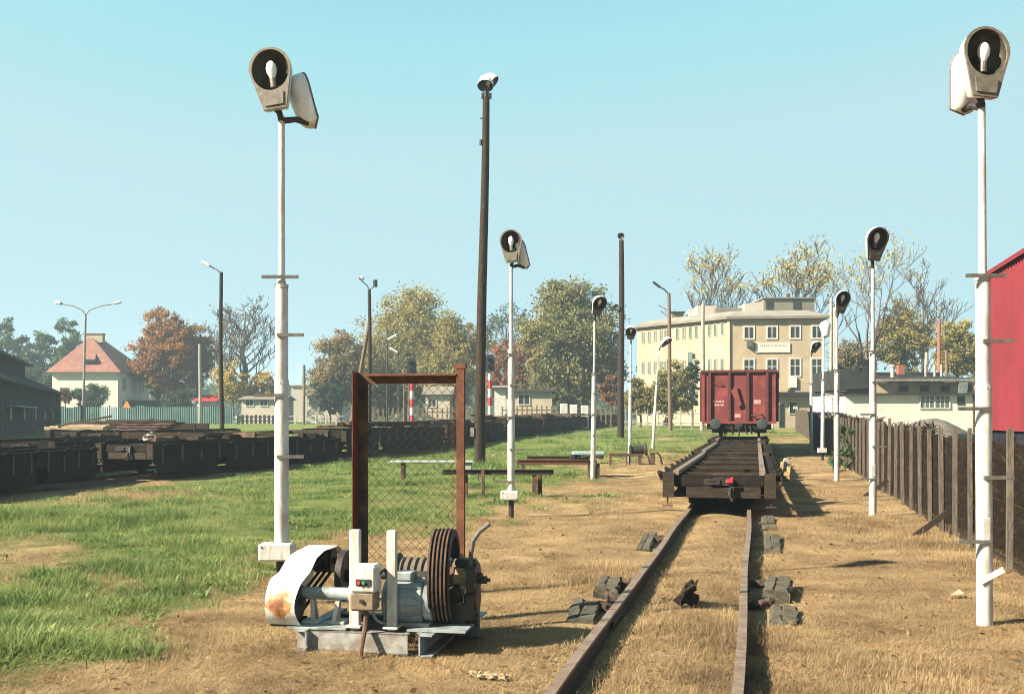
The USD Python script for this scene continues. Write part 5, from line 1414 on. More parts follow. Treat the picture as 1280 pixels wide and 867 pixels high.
nsh = 9
for k in range(nsh):
    obj('cladding_sheet', clad((LH * k / nsh, 0.006 * (k % 2)), (LH * (k + 1) / nsh + 0.05, 0.006 * (k % 2)), ez, ez, gz0), L('clad_red'), rh)
pk = ez + 2.6
obj('gable_cladding', clad((0, WH / 2), (0, 0), pk, ez, gz0), L('clad_red'), rh)
obj('gable_cladding', clad((0, WH), (0, WH / 2), ez, pk, gz0), L('clad_red'), rh)
obj('plinth', slab([hp(0.06, 0.08, 0)[:2], hp(LH, 0.08, 0)[:2], hp(LH, WH, 0)[:2], hp(0.06, WH, 0)[:2]], -0.4, gz0), L('roof_dark'), rh)
m = MB()
for w0_, w1_ in ((-0.12, WH / 2), (WH + 0.12, WH / 2)):
    q = [hp(-0.25, w0_, ez + 0.0), hp(LH, w0_, ez + 0.0), hp(LH, w1_, pk + 0.1), hp(-0.25, w1_, pk + 0.1)]
    q2 = [(a_[0], a_[1], a_[2] + 0.12) for a_ in q]
    m.add(q + q2, [[0, 1, 2, 3], [7, 6, 5, 4], [0, 4, 5, 1], [1, 5, 6, 2], [2, 6, 7, 3], [3, 7, 4, 0]])
obj('roof', m, L('clad_red'), rh)
obj('red_post', MB().bar(hp(0.5, -0.05, gz0), hp(0.5, -0.05, up(468, yh)), 0.18, 0.06, (ho[0], ho[1], 0)), L('clad_bright'), rh)
obj('red_plate', MB().bar(hp(0.6, -0.05, up(412, yh)), hp(0.6, -0.05, up(396, yh)), 0.3, 0.05, (ho[0], ho[1], 0)), L('clad_bright'), rh)

# barn
bn = thing('black_barn', 'long dark wooden barn with a raised roof lantern behind the wagons', 'barn', (0, 0, 0))
A_, B_ = np.array([-28.0, 58.0]), np.array([-41.8, 100.0])
d_ = unit(B_ - A_); o_ = np.array([d_[1], -d_[0]])      # outwards, away from the sun
zw0, zw1 = 0.2, up(491, 100)
ridge = up(467, 99)


def bp(s, w, z): q = A_ + d_ * s - o_ * w; return (q[0], q[1], z)


Lb = np.linalg.norm(B_ - A_); wb = 8.0
nb_ = int(Lb / 0.9)
for k in range(nb_):
    s0, s1 = Lb * k / nb_ + 0.015, Lb * (k + 1) / nb_ - 0.015
    a, b, = bp((s0 + s1) / 2, 0.0, 0), 0
    obj('board', MB().bar(bp((s0 + s1) / 2, 0.02 * (k % 2), zw0), bp((s0 + s1) / 2, 0.02 * (k % 2), zw1), s1 - s0, 0.06, (o_[0], o_[1], 0)), L('barn_wood'), bn)
ga = [bp(Lb, 0.06, zw0), bp(Lb, wb, zw0), bp(Lb, wb, zw1), bp(Lb, wb / 2, ridge - 0.1), bp(Lb, 0.06, zw1)]
gb_ = [bp(0, 0.06, zw0), bp(0, wb, zw0), bp(0, wb, zw1), bp(0, wb / 2, ridge - 0.1), bp(0, 0.06, zw1)]
m = MB().add(ga, [[0, 1, 2], [0, 2, 4], [2, 3, 4]]).add(gb_, [[0, 2, 1], [0, 4, 2], [2, 4, 3]]).add([ga[1], ga[2], gb_[2], gb_[1]], [[0, 1, 2, 3]])
obj('gable_wall', m, L('barn_wood'), bn)
rb = MB()
for w0_, w1_, z0_, z1_ in ((-0.5, wb / 2, zw1 - 0.25, ridge), (wb + 0.5, wb / 2, zw1 - 0.25, ridge)):
    q = [bp(-0.5, w0_, z0_), bp(Lb + 0.5, w0_, z0_), bp(Lb + 0.5, w1_, z1_), bp(-0.5, w1_, z1_)]
    q2 = [(a[0], a[1], a[2] + 0.15) for a in q]
    rb.add(q + q2, [[0, 1, 2, 3], [7, 6, 5, 4], [0, 4, 5, 1], [1, 5, 6, 2], [2, 6, 7, 3], [3, 7, 4, 0]])
rb_ = obj('roof', rb, L('roof_dark'), bn)
q0 = bp(0, wb / 2, 0)
m = MB()
cL = [bp(6, wb / 2 - 1.3, 0), bp(Lb - 3, wb / 2 - 1.3, 0), bp(Lb - 3, wb / 2 + 1.3, 0), bp(6, wb / 2 + 1.3, 0)]
m2 = slab([c[:2] for c in cL], ridge - 0.6, up(456, 94))
obj('lantern', m2, L('barn_wood'), rb_)
cL = [bp(5, wb / 2 - 2.0, 0), bp(Lb - 2.4, wb / 2 - 2.0, 0), bp(Lb - 2.4, wb / 2 + 2.0, 0), bp(5, wb / 2 + 2.0, 0)]
obj('lantern_roof', slab([c[:2] for c in cL], up(456, 94) + 0.002, up(453.5, 94)), L('roof_dark'), rb_)
obj('awning', MB().bar(bp(6, -0.35, 2.35), bp(17, -0.35, 2.35), 0.7, 0.06), L('fence_pale'), bn)
for k in range(5):
    s = 8 + k * 7.0
    obj('window', MB().bar(bp(s, -0.05, 1.5), bp(s, -0.05, 2.3), 1.0, 0.04, (o_[0], o_[1], 0)), L('window_dark'), bn)

# house
hs_ = thing('red_roofed_house', 'cream house with a red tiled hip roof and a small dormer', 'house', (0, 0, 0))
yh_ = 130.0
xl, xr = at(65, yh_), at(147.5, yh_)
zg = gz((xl + xr) / 2, yh_); ze = up(464, yh_); zr = up(420.5, yh_ + 5)
depth = 11.0
obj('wall', MB().span(xl, xr, yh_, yh_ + depth, zg - 0.2, ze), L('workshop_white'), hs_)
ov = 0.55
e = [(xl - ov, yh_ - ov, ze - 0.1), (xr + ov, yh_ - ov, ze - 0.1), (xr + ov, yh_ + depth + ov, ze - 0.1), (xl - ov, yh_ + depth + ov, ze - 0.1)]
xm = at(114, yh_ + 4.2)
r0_, r1_ = (xm, yh_ + 4.2, zr), (xm, yh_ + depth - 3.5, zr)
m = MB().add(e + [r0_, r1_], [[0, 1, 4], [2, 3, 5]]).add(e + [r0_, r1_], [[1, 2, 5, 4], [3, 0, 4, 5], [3, 2, 1, 0]])
rfh = obj('roof', m, L('roof_tile'), hs_)
cm = obj('chimney', MB().span(xm - 0.9, xm + 1.45, yh_ + 4.0, yh_ + 4.9, zr - 0.8, up(417.5, yh_ + 4)), L('plaster_cream'), hs_)
obj('chimney_cap', MB().span(xm - 1.0, xm + 1.55, yh_ + 3.9, yh_ + 5.0, up(417.5, yh_ + 4), up(416.4, yh_ + 4)), L('brick_red'), cm)
ydm = yh_ + 0.25
dm = obj('dormer', MB().add([(at(103, ydm), ydm, up(452.5, ydm)), (at(119, ydm), ydm, up(452.5, ydm)), (at(119, ydm), ydm, up(448.5, ydm)), (at(103, ydm), ydm, up(448.5, ydm)), (at(119, ydm + 2.5), ydm + 2.5, up(452, ydm)), (at(103, ydm + 2.5), ydm + 2.5, up(452, ydm)),
                             (at(120, ydm + 2.5), ydm + 2.6, up(437, ydm + 2.6)), (at(105, ydm + 2.5), ydm + 2.6, up(438, ydm + 2.6))],
                            [[2, 3, 7, 6], [0, 1, 2, 3], [1, 4, 6, 2], [0, 3, 7, 5]]), L('roof_tile'), hs_)
obj('dormer_window', MB().span(at(104, ydm), at(118, ydm), ydm - 0.06, ydm - 0.002, up(452, ydm), up(449.2, ydm)), L('window_dark'), dm)
for px_, zz in ((80, 498), (128, 498)):
    wall_window(hs_, (xl, yh_), np.array([1.0, 0]), np.array([0, -1.0]), at(px_, yh_) - xl, up(zz, yh_), 0.9, 1.3, 'window_pale', 'trim_white', bars=(1, 0), fr=0.1)
for k in range(3):
    for zz in (ze - 2.2, ze - 5.0):
        wall_window(hs_, (xr, yh_), np.array([0, 1.0]), np.array([1.0, 0]), 2.0 + k * 3.2, zz, 1.0, 1.4, 'window_pale', 'trim_white', bars=(1, 0), fr=0.1)
pc = obj('porch', MB().span(xr + 0.02, xr + 2.6, yh_ + 3, yh_ + 9, zg, zg + 2.6), L('barn_wood'), hs_)
obj('porch_roof', MB().span(xr + 0.02, xr + 3.0, yh_ + 2.6, yh_ + 9.4, zg + 2.62, zg + 2.85), L('roof_dark'), pc)
# teal sheet fence
tf = thing('sheet_fence', 'teal corrugated sheet fence before the red roofed house', 'fence', (0, 0, 0))
yf = 122.0
xs = np.arange(at(70, yf), at(290, yf), 1.0)
r = np.random.default_rng(3)
for i, x in enumerate(xs):
    zg_ = gz(x + 0.5, yf); h = 1.95 + r.normal(0, 0.03)
    v = []
    nn_ = 9
    for k in range(nn_):
        for z in (0.05, h): v.append((x + 0.98 * k / (nn_ - 1), yf + 0.05 * (k % 2), zg_ + z))
    m_name = 'fence_pale' if i in (5, 6) else 'fence_teal'
    obj('sheet', MB().add(v, [[2 * k, 2 * k + 2, 2 * k + 3, 2 * k + 1] for k in range(nn_ - 1)]), L(m_name), tf)
    if i % 3 == 0:
        obj('fence_post', MB().span(x - 0.04, x + 0.04, yf + 0.07, yf + 0.15, zg_ - 0.1, zg_ + 2.1), L('roof_dark'), tf)
x = at(158.5, yf - 1)
t = thing('warning_sign', 'small orange triangular sign at the teal fence', 'sign', (x, yf - 1, gz(x, yf - 1)))
zz = up(509.5, yf - 1) - gz(x, yf - 1)
obj('sign_plate', MB().prism([(-0.42, 0), (0.42, 0), (0.12, 0.72), (-0.12, 0.72)], 0.04, (0, 0, zz)), L('orange_paint'), t)
obj('sign_pole', MB().tube([(0, 0.06, -0.1), (0, 0.06, zz + 0.3)], 0.04, 6), L('pale_pole'), t)

# low things along the far edge
def far_house(name, label, px0, px1, pyt, y, depth, wall, roof, rise, windows=(), cat='building', gable=False):
    t = thing(name, label, cat, (0, 0, 0))
    x0, x1, z0, z1 = at(px0, y), at(px1, y), gz(at(px0, y), y) - 0.2, up(pyt, y)
    obj('wall', MB().span(x0, x1, y, y + depth, z0, z1), L(wall), t)
    o = 0.4
    if gable:
        obj('roof', MB().prism([(x0 - o, z1), (x1 + o, z1), ((x0 + x1) / 2, z1 + rise)], depth, (0, y + depth - 0.1, 0)), L(roof), t)
    else:
        obj('roof', MB().prism([(-o, z1 + 0.002), (depth + o, z1 + 0.002), (depth / 2, z1 + rise)], x1 - x0 + 2 * o, (x0 - o, y, 0), (0, 1, 0), (0, 0, 1)), L(roof), t)
    for px_, pz, w, h in windows:
        wall_window(t, (x0, y), np.array([1.0, 0]), np.array([0, -1.0]), at(px_, y) - x0, up(pz, y), w, h, 'window_dark', 'trim_white', bars=(1, 0), fr=0.1)
    return t


far_house('long_shed', 'long pale shed beyond the field, past the teal fence', 302, 352, 499, 128, 7, 'plaster_white', 'roof_concrete', 0.5, [(312, 507, 0.8, 0.7), (330, 507, 0.8, 0.7)])
far_house('market_stall', 'low stall with a red roof under the orange tree', 246, 268, 501, 134, 4, 'trim_white', 'red_paint', 0.8)
far_house('white_hall', 'pale hall glimpsed between the near lamp post and the brown trees', 384, 426, 494, 150, 9, 'plaster_white', 'roof_grey', 1.2, [(392, 506, 1.2, 0.9), (404, 506, 1.2, 0.9), (416, 506, 1.2, 0.9)])
far_house('tower_block', 'hazy grey block of flats far beyond the field', 364, 398, 482, 210, 12, 'concrete', 'roof_grey', 0.5)
far_house('cream_bungalow', 'cream bungalow with a dark flat roof behind the picket fence', 626, 690, 489, 105, 8, 'plaster_cream', 'roof_dark', 0.35, [(655, 505, 1.0, 0.9)])
far_house('white_cottage', 'small white cottage among the trees behind the red lit signal', 532, 562, 493, 118, 6, 'plaster_white', 'roof_concrete', 1.0, [(540, 508, 0.8, 0.8)])
far_house('pale_kiosk', 'narrow white kiosk beside the tallest pole', 618, 632, 484, 96, 3, 'trim_white', 'roof_grey', 0.2)


def picket_fence(label, px0, px1, y, h, step, w, mat, name='picket_fence', rails=True):
    t = thing(name, label, 'fence', (0, 0, 0))
    x = at(px0, y); r = np.random.default_rng(int(px0))
    while x < at(px1, y):
        z = gz(x, y)
        obj('picket', MB().span(x - w / 2, x + w / 2, y - 0.03, y + 0.03, z - 0.1, z + h + r.normal(0, 0.04)), L(mat), t)
        x += step
    if rails:
        z = gz((at(px0, y) + at(px1, y)) / 2, y)
        for k in (0.3, 0.8):
            obj('fence_rail', MB().span(at(px0, y), at(px1, y), y + 0.04, y + 0.08, z + h * k - 0.04, z + h * k + 0.04), L(mat), t)
    return t


picket_fence('dark picket fence along the trees behind the rusty screen', 442, 600, 92, 1.7, 0.42, 0.14, 'brown_pole')
picket_fence('brown picket fence before the cream bungalow', 628, 768, 92, 1.9, 0.42, 0.13, 'brown_pole')
picket_fence('blue grey mesh fence posts before the office block', 782, 882, 88, 1.6, 0.9, 0.09, 'blue_grey_paint')
picket_fence('white railing at the edge of the field', 356, 432, 126, 1.1, 1.2, 0.12, 'trim_white', 'white_railing')
picket_fence('low dark paling under the long pale shed', 298, 356, 124, 1.0, 0.5, 0.3, 'roof_dark')
for i, px_ in enumerate((705, 717, 731)):
    y = 88.0; x = at(px_, y); z = gz(x, y)
    obj('gate_pillar', MB().cbox((x, y, z + 1.0), (0.62, 0.5, 2.1 - 0.1 * i), 0.05), L('trim_white'), None, label='thick white pillar in the picket fence, ' + ('nearest the bungalow', 'middle of three', 'nearest the thinner pole')[i], cat='pillar', group='white pillars in the picket fence')
# blue bin and car behind the fence
yb = 50.0
xb = at(1022, yb)
t = thing('blue_bin', 'dark blue refuse bin by the fence at the far end of the line', 'bin', (xb, yb, gz(xb, yb)))
obj('body', MB().prism([(-0.26, 0), (0.26, 0), (0.33, 1.5), (-0.33, 1.5)], 0.7, (0, 0.35, 0.1)), L('bin_blue'), t)
obj('lid', MB().cbox((0, 0, 1.66), (0.74, 0.8, 0.1), 0.03), L('bin_blue'), t)
yc_ = 24.0
xc_ = at(1262, yc_)
t = thing('parked_car', 'dark blue car seen through the fence wire before the red hall', 'car', (xc_ + 0.3, yc_ + 1.5, gz(xc_, yc_) - 0.05), math.pi / 2 - 0.3)
prof = Polygon([(-2.0, 0.25), (2.0, 0.25), (2.05, 0.7), (1.9, 0.85), (0.95, 0.95), (0.45, 1.38), (-0.9, 1.40), (-1.55, 0.98), (-2.0, 0.9), (-2.08, 0.6)])
obj('body', MB().prism(prof, 1.6, (0, 0.8, 0)), L('car_blue'), t)
obj('window', MB().prism([(-1.35, 0.97), (0.75, 0.97), (0.36, 1.32), (-0.85, 1.33)], 1.62, (0, 0.81, 0)), L('window_dark'), t)
for wx in (-1.3, 1.3):
    for wy in (-0.72, 0.72):
        obj('wheel', MB().cyl((wx, wy, 0.31), (0, 1, 0), 0.31, 0.2, 18), L('rubber'), t)
# gravel heap
n_ = 30
gxv, gyv = np.meshgrid(np.linspace(-1, 1, n_ * 2), np.linspace(-1, 1, n_))
hgt = np.clip(1 - (gxv ** 2 + gyv ** 2), 0, 1) ** 0.9 * (1.0 + 0.2 * np.sin(gxv * 5)) + (meshkit.fbm(np.stack([gxv * 4, gyv * 3, 0 * gxv], -1), 3, 8) - 0.5) * 0.18 * (1 - gxv ** 2).clip(0) * (1 - gyv ** 2).clip(0)
hx, hy = at(1150, 62) + gxv * 3.4, 62 + gyv * 2.5
ii = np.arange(n_ * n_ * 2).reshape(n_, n_ * 2)
obj('gravel_heap', (np.stack([hx, hy, ground_z(hx, hy) - 0.05 + hgt], -1).reshape(-1, 3), np.stack([ii[:-1, :-1], ii[:-1, 1:], ii[1:, 1:], ii[1:, :-1]], -1).reshape(-1, 4)), L('heap_gravel'), None, smooth=True,
    label='grey gravel heap behind the fence before the workshop', cat='heap', kind='stuff')

# ------------------------------------------------------------------ trees


def branch(m, p, d, l, r, lev, rg, ends, spread=0.55, up_=0.25, sides=5):
    n = 4
    pts_, rs = [p], [r]
    q, dd = np.array(p, float), np.array(d, float)
    for k in range(n):
        dd = unit(dd + rg.normal(0, 0.10, 3) + np.array([0, 0, up_ * 0.12]))
        q = q + dd * l / n
        pts_.append(q.copy()); rs.append(max(0.030, r * (1 - 0.45 * (k + 1) / n)))
    m.tube(pts_, rs, sides if lev > 1 else 3, cap=False)
    if lev == 0:
        ends.append(q); return
    kids = rg.integers(2, 4) if lev > 1 else rg.integers(3, 5)
    for i in range(kids):
        t = rg.uniform(0.35, 1.0) if i else 1.0
        k = min(n, max(1, int(round(t * n))))
        az = rg.uniform(0, 2 * math.pi)
        a = np.array([math.cos(az), math.sin(az), 0.15])
        nd = unit(np.array(dd) * (1 - 0.1) + a * rg.uniform(0.35, 1.0) * spread * 1.6 + np.array([0, 0, up_]))
        branch(m, pts_[k], nd, l * rg.uniform(0.58, 0.82), rs[k] * rg.uniform(0.55, 0.72), lev - 1, rg, ends, spread, up_, sides)


def tree(name, label, px, y, ptop, wpx, seed, leaf, n_leaf, lsize, pbase_crown=None, trunk_r=0.28, blobs=None, levels=3, bare=False, group=None, trunks=1, mat='bark', yellow_top=False, spread=0.5, up_=0.3, tight=0.17, lean=0.0, leader=False):
    s = F / y
    X = at(px, y); z = gz(X, y)
    H = up(ptop, y) - z; Wd = wpx / s / 2.0
    zc = (up(pbase_crown, y) - z) if pbase_crown else H * 0.3
    t = thing(name, label, 'tree', (X, y, z), 0, group)
    rg = np.random.default_rng(seed)
    m, ends = MB(), []
    if bare:
        h0 = H * 0.30
        if leader:
            hs = np.linspace(0, 1, 9)
            cx = np.cumsum(rg.normal(0, 0.12, 9)); cx -= cx[0]
            m.tube([(cx[k], 0, H * 0.95 * h) for k, h in enumerate(hs)], [max(0.04, trunk_r * (1 - 0.92 * h)) for h in hs], 7, cap=False)
            for i in range(22):
                h = rg.uniform(0.24, 0.93); az = rg.uniform(0, 2 * math.pi)
                p0 = np.array([np.interp(h, hs, cx), 0, H * 0.95 * h])
                d = unit((math.cos(az) * 0.9, math.sin(az) * 0.9, 0.75 + h * 0.6))
                branch(m, p0, d, H * 0.20 * (1.25 - h * 0.85), trunk_r * 0.42 * (1.1 - h), 3, rg, ends, spread, up_)
        for q in range(0 if leader else trunks):
            x0 = (q - (trunks - 1) / 2) * 0.7
            m.tube([(x0, 0, -0.2), (x0 + 0.1, 0, h0 * 0.5), (x0 + lean, 0, h0)], [trunk_r, trunk_r * 0.85, trunk_r * 0.75], 7, cap=False)
            for i in range(4):
                az = i * 2 * math.pi / 4 + rg.uniform(-0.5, 0.5)
                d = unit((math.cos(az) * spread, math.sin(az) * spread, 1.0))
                branch(m, (x0 + lean, 0, h0 * (1.0 if i < 2 else rg.uniform(0.7, 1))), d, H * 0.29, trunk_r * (0.55 if i else 0.68), levels, rg, ends, spread, up_)
        V = np.vstack(m.v)
        top = V[:, 2].max(); wd = np.percentile(np.abs(V[:, 0]), 96)
        sc = np.array([min(2.2, Wd / wd), min(2.2, Wd / wd), H / top])
        m.v = [a * np.where(a[:, 2:3] > -1, sc, 1) for a in m.v]
        obj('trunk', m, L(mat), t)
        ends = np.array(ends) * sc
        if n_leaf:
            if yellow_top:
                keep = ends[ends[:, 2] > H * 0.72]
            else:
                keep = ends
            k = rg.integers(0, len(keep), n_leaf)
            w_ = rg.random(len(keep)) ** 1.5
            k = rg.choice(len(keep), n_leaf, p=w_ / w_.sum())
            c = keep[k] + rg.normal(0, 0.32 if not yellow_top else 0.42, (n_leaf, 3))
            a = rg.normal(0, 1, (n_leaf, 3)); a /= np.linalg.norm(a, axis=1, keepdims=True)
            b = np.cross(a, rg.normal(0, 1, (n_leaf, 3))); b /= np.linalg.norm(b, axis=1, keepdims=True)
            sz_ = (lsize * rg.uniform(0.6, 1.2, n_leaf))[:, None]
            obj('crown', (np.stack([c - a * sz_, c + b * sz_ * 0.6, c + a * sz_, c - b * sz_ * 0.6], 1).reshape(-1, 3), np.arange(n_leaf * 4).reshape(-1, 4)), L(leaf), t)
        return t
    if blobs is None:
        hc = H - zc
        blobs = [(0, 0, zc + hc * 0.47, Wd * 0.92, Wd * 0.8, hc * 0.50), (0, 0, zc + hc * 0.40, Wd * 0.75, Wd * 0.7, hc * 0.42)]
        for i in range(6):
            az = i / 6 * 2 * math.pi + rg.uniform(-0.4, 0.4)
            zz = zc + hc * rg.uniform(0.22, 0.72)
            rr_ = Wd * rg.uniform(0.30, 0.42)
            blobs.append((math.cos(az) * (Wd - rr_), math.sin(az) * (Wd - rr_) * 0.8, zz, rr_, rr_, rr_ * rg.uniform(0.7, 1.0)))
        blobs.append((rg.uniform(-0.2, 0.2) * Wd, 0, H - Wd * 0.38, Wd * 0.42, Wd * 0.42, Wd * 0.36))
    v, f, C = leaf_cloud(int(n_leaf * 2.7), blobs, lsize * 0.72, seed + 1, tight=tight * 1.1, clumps=max(60, n_leaf // 28))
    for q in range(trunks):
        x0 = (q - (trunks - 1) / 2) * Wd * 0.5
        m.tube([(x0, 0, -0.2), (x0 + 0.1, 0.1, zc * 0.6), (x0 * 0.8, 0, zc + (H - zc) * 0.35), (x0 * 0.5, 0, zc + (H - zc) * 0.7)], [trunk_r, trunk_r * 0.8, trunk_r * 0.6, trunk_r * 0.2], 7, cap=False)
    pick = rg.choice(len(C), min(len(C), 60), replace=False)
    for i in pick:
        b0_ = np.array([rg.choice([(q - (trunks - 1) / 2) * Wd * 0.5 for q in range(trunks)]) * 0.8, 0, zc + (H - zc) * rg.uniform(0.0, 0.4)])
        mid = (b0_ + C[i]) / 2 + np.array([0, 0, 0.06 * H]) * rg.uniform(-0.3, 1)
        m.tube([b0_, mid, C[i]], [trunk_r * 0.32, trunk_r * 0.2, trunk_r * 0.07], 4, cap=False)
    obj('trunk', m, L(mat), t)
    obj('crown', (v, f), L(leaf), t)
    return t


tree('orange_tree', 'broad tree with rusty orange autumn leaves beside the house', 208, 136, 381, 92, 21, 'leaf_orange', 9500, 0.26, 497, 0.42, trunks=2, tight=0.15)
tree('orange_tree', 'thinner brown orange tree leaning behind the pale post', 247, 139, 398, 50, 22, 'leaf_brown', 2600, 0.25, 485, 0.36, tight=0.2)
tree('bare_tree', 'tall bare grey tree with a straight trunk past the orange tree', 310, 140, 368, 92, 23, 'leaf_brown', 200, 0.18, bare=True, trunk_r=0.42, leader=True, up_=0.3, spread=0.5)
tree('bare_tree', 'bare thin tree between the orange tree and the dark pole', 276, 146, 386, 64, 24, 'leaf_brown', 400, 0.2, bare=True, trunk_r=0.27, leader=True, up_=0.3)
tree('yellow_shrub', 'low yellow green tree under the bare grey tree', 290, 133, 445, 52, 25, 'leaf_yellow', 1900, 0.22, 505, 0.15)
tree('yellow_shrub', 'small golden bush beside the near lamp post', 331, 134, 460, 44, 26, 'leaf_yellow', 1700, 0.22, 508, 0.12)
tree('brown_tree', 'dense brownish green tree nearest the white railing', 424, 128, 412, 84, 31, 'leaf_brown', 6500, 0.24, 512, 0.3)
tree('green_shrub', 'dark green shrub at the foot of the brownish tree', 412, 124, 465, 44, 32, 'leaf_dark', 2200, 0.22, 520, 0.12)
tree('yellow_green_tree', 'large yellow green tree behind the braced pole', 508, 134, 357, 146, 33, 'leaf_olive', 16000, 0.25, 512, 0.45)
tree('olive_tree', 'olive brown tree behind the red lit signal', 566, 128, 390, 92, 34, 'leaf_olive', 7500, 0.24, 508, 0.3)
tree('green_shrub', 'dark bush behind the signal between two trees', 480, 118, 462, 60, 35, 'leaf_dark', 2600, 0.22, 520, 0.12)
tree('bare_tree', 'bluish bare tree far off behind the tallest pole', 632, 175, 380, 66, 36, 'leaf_dark', 1400, 0.24, bare=True, trunk_r=0.38, leader=True)
tree('red_tree', 'low reddish brown tree behind the cream bungalow', 644, 124, 418, 92, 37, 'leaf_red', 5000, 0.24, 508, 0.25)
tree('round_tree', 'big round tree half green half red behind the picket fence', 714, 116, 346, 136, 38, 'leaf_mix', 19000, 0.25, 512, 0.5, tight=0.16)
tree('red_shrub', 'small rust red bush beside the thinner pole', 764, 104, 468, 34, 39, 'leaf_red', 1400, 0.2, 505, 0.1)
tree('hedge_shrub', 'green bush before the cream side wall of the office block', 800, 94, 470, 44, 41, 'leaf_olive', 2200, 0.2, 522, 0.12)
tree('hedge_shrub', 'tall thin dark shrub against the office block wall', 865, 97, 442, 26, 42, 'leaf_dark', 1200, 0.18, 515, 0.1)
tree('hedge_shrub', 'broad green bush behind the brown lamp pole', 836, 93, 452, 62, 43, 'leaf_olive', 3400, 0.2, 524, 0.15)
GT = None
tree('poplar_tree', 'bare tree with yellow top leaves, nearest the pole by the goods wagon', 890, 126, 305, 96, 51, 'leaf_yellow', 900, 0.17, bare=True, trunk_r=0.36, yellow_top=True, leader=True, up_=0.3, spread=0.55)
tree('poplar_tree', 'bare tree with golden top leaves above the roof room', 993, 128, 301, 104, 52, 'leaf_yellow', 1900, 0.17, bare=True, trunk_r=0.36, yellow_top=True, leader=True, up_=0.3, spread=0.55)
tree('bare_tree', 'wide bare tree with dark branches behind the lamp with one round head', 1083, 112, 296, 118, 53, 'leaf_yellow', 500, 0.17, bare=True, trunk_r=0.48, yellow_top=True, up_=0.12, spread=0.75, levels=4)
tree('bare_tree', 'slender bare tree beside the tall banded post', 1150, 118, 322, 80, 54, 'leaf_yellow', 200, 0.16, bare=True, trunk_r=0.28, leader=True, up_=0.25, spread=0.6)
tree('olive_tree', 'yellowing green tree behind the workshop chimney', 1128, 112, 378, 84, 55, 'leaf_olive', 3600, 0.22, 468, 0.3, tight=0.2)
tree('olive_tree', 'olive tree between the workshop and the red hall', 1196, 106, 398, 66, 56, 'leaf_olive', 3600, 0.22, 470, 0.28, tight=0.2)
tree('olive_tree', 'low yellow brown tree above the dark shed', 1062, 116, 428, 60, 57, 'leaf_brown', 2600, 0.22, 478, 0.2, tight=0.2)
tree('garden_shrub', 'dark green bush before the wall of the red roofed house', 112, 126, 478, 44, 61, 'leaf_green', 2400, 0.18, 512, 0.1)
tree('garden_shrub', 'small red bush at the corner of the house', 81, 125, 484, 18, 62, 'leaf_red', 600, 0.16, 505, 0.08)
tree('dark_hedge', 'dark evergreen hedge under the orange tree', 222, 131, 484, 46, 63, 'leaf_dark', 2600, 0.18, 520, 0.1)
for i, (px_, pt_, w_) in enumerate(((8, 400, 64), (52, 412, 58), (88, 398, 56), (-40, 395, 70))):
    tree('green_tree', ('hazy green tree far behind the barn, at the frame edge', 'hazy green tree far behind the barn lantern', 'tallest hazy green tree left of the house roof'.replace('left of', 'beside'), 'hazy green tree beyond the frame edge')[i], px_, 175, pt_, w_, 70 + i, 'leaf_green', 4200, 0.36, 500, 0.35)
# distant mass
r = np.random.default_rng(77)
n = 26000
aa = r.uniform(-0.85, 0.85, n)
yy = 250 + 70 * r.random(n)
xx = aa * yy
top = 6 + 6 * meshkit.fbm(np.stack([xx * 0.03, 0 * xx, 0 * xx], -1), 3, 4)
zz = 0.8 + top * r.random(n) ** 0.8
c = np.stack([xx, yy, zz], 1)
a = r.normal(0, 1, (n, 3)); a /= np.linalg.norm(a, axis=1, keepdims=True)
b = np.cross(a, r.normal(0, 1, (n, 3))); b /= np.linalg.norm(b, axis=1, keepdims=True)
s = r.uniform(0.7, 1.5, n)[:, None]
obj('distant_trees', (np.stack([c - a * s, c + b * s * 0.6, c + a * s, c - b * s * 0.6], 1).reshape(-1, 3), np.arange(n * 4).reshape(-1, 4)), L('leaf_green'), None, label='hazy distant tree belt along the horizon', cat='trees', kind='stuff')

# ------------------------------------------------------------------ air
usdkit.material(stage, '/World/Looks/haze_look', {'v': ('principled_volume', {'color': (0.72, 0.90, 1.0), 'density': 0.0006, 'anisotropy': 0.2})}, volume='v.volume')
obj('haze', MB().span(-700, 700, -450, 800, -1.6, 27), usdkit.UsdShade.Material.Get(stage, '/World/Looks/haze_look'), None, label='thin pale autumn haze over the whole yard', cat='haze', kind='stuff')

# ------------------------------------------------------------------ grass


def tuft(seed, n, h, spread, width, flat, droop):
    """one tuft of blades; flat: how far blades lie down"""
    r = np.random.default_rng(seed)
    v, f = [], []
    for i in range(n):
        az = r.uniform(0, 2 * math.pi); o = r.normal(0, spread, 2)
        lean = np.clip(r.normal(flat, 0.22), 0.02, 1.45)
        l = h * r.uniform(0.55, 1.25)
        d = np.array([math.cos(az) * math.sin(lean), math.sin(az) * math.sin(lean), math.cos(lean)])
        sd = np.array([-math.sin(az), math.cos(az), 0]) * width * r.uniform(0.6, 1.3)
        p0 = np.array([o[0], o[1], -0.01]); p1 = p0 + d * l * 0.55
        d2 = unit(d + np.array([math.cos(az), math.sin(az), -0.6]) * droop)
        p2 = p1 + d2 * l * 0.45
        p2[2] = max(p2[2], 0.006)
        k = len(v)
        v += [p0 - sd, p0 + sd, p1 + sd * 0.8, p1 - sd * 0.8, p2]
        f += [[k, k + 1, k + 2], [k, k + 2, k + 3], [k + 3, k + 2, k + 4]]
    return np.array(v), np.array(f)


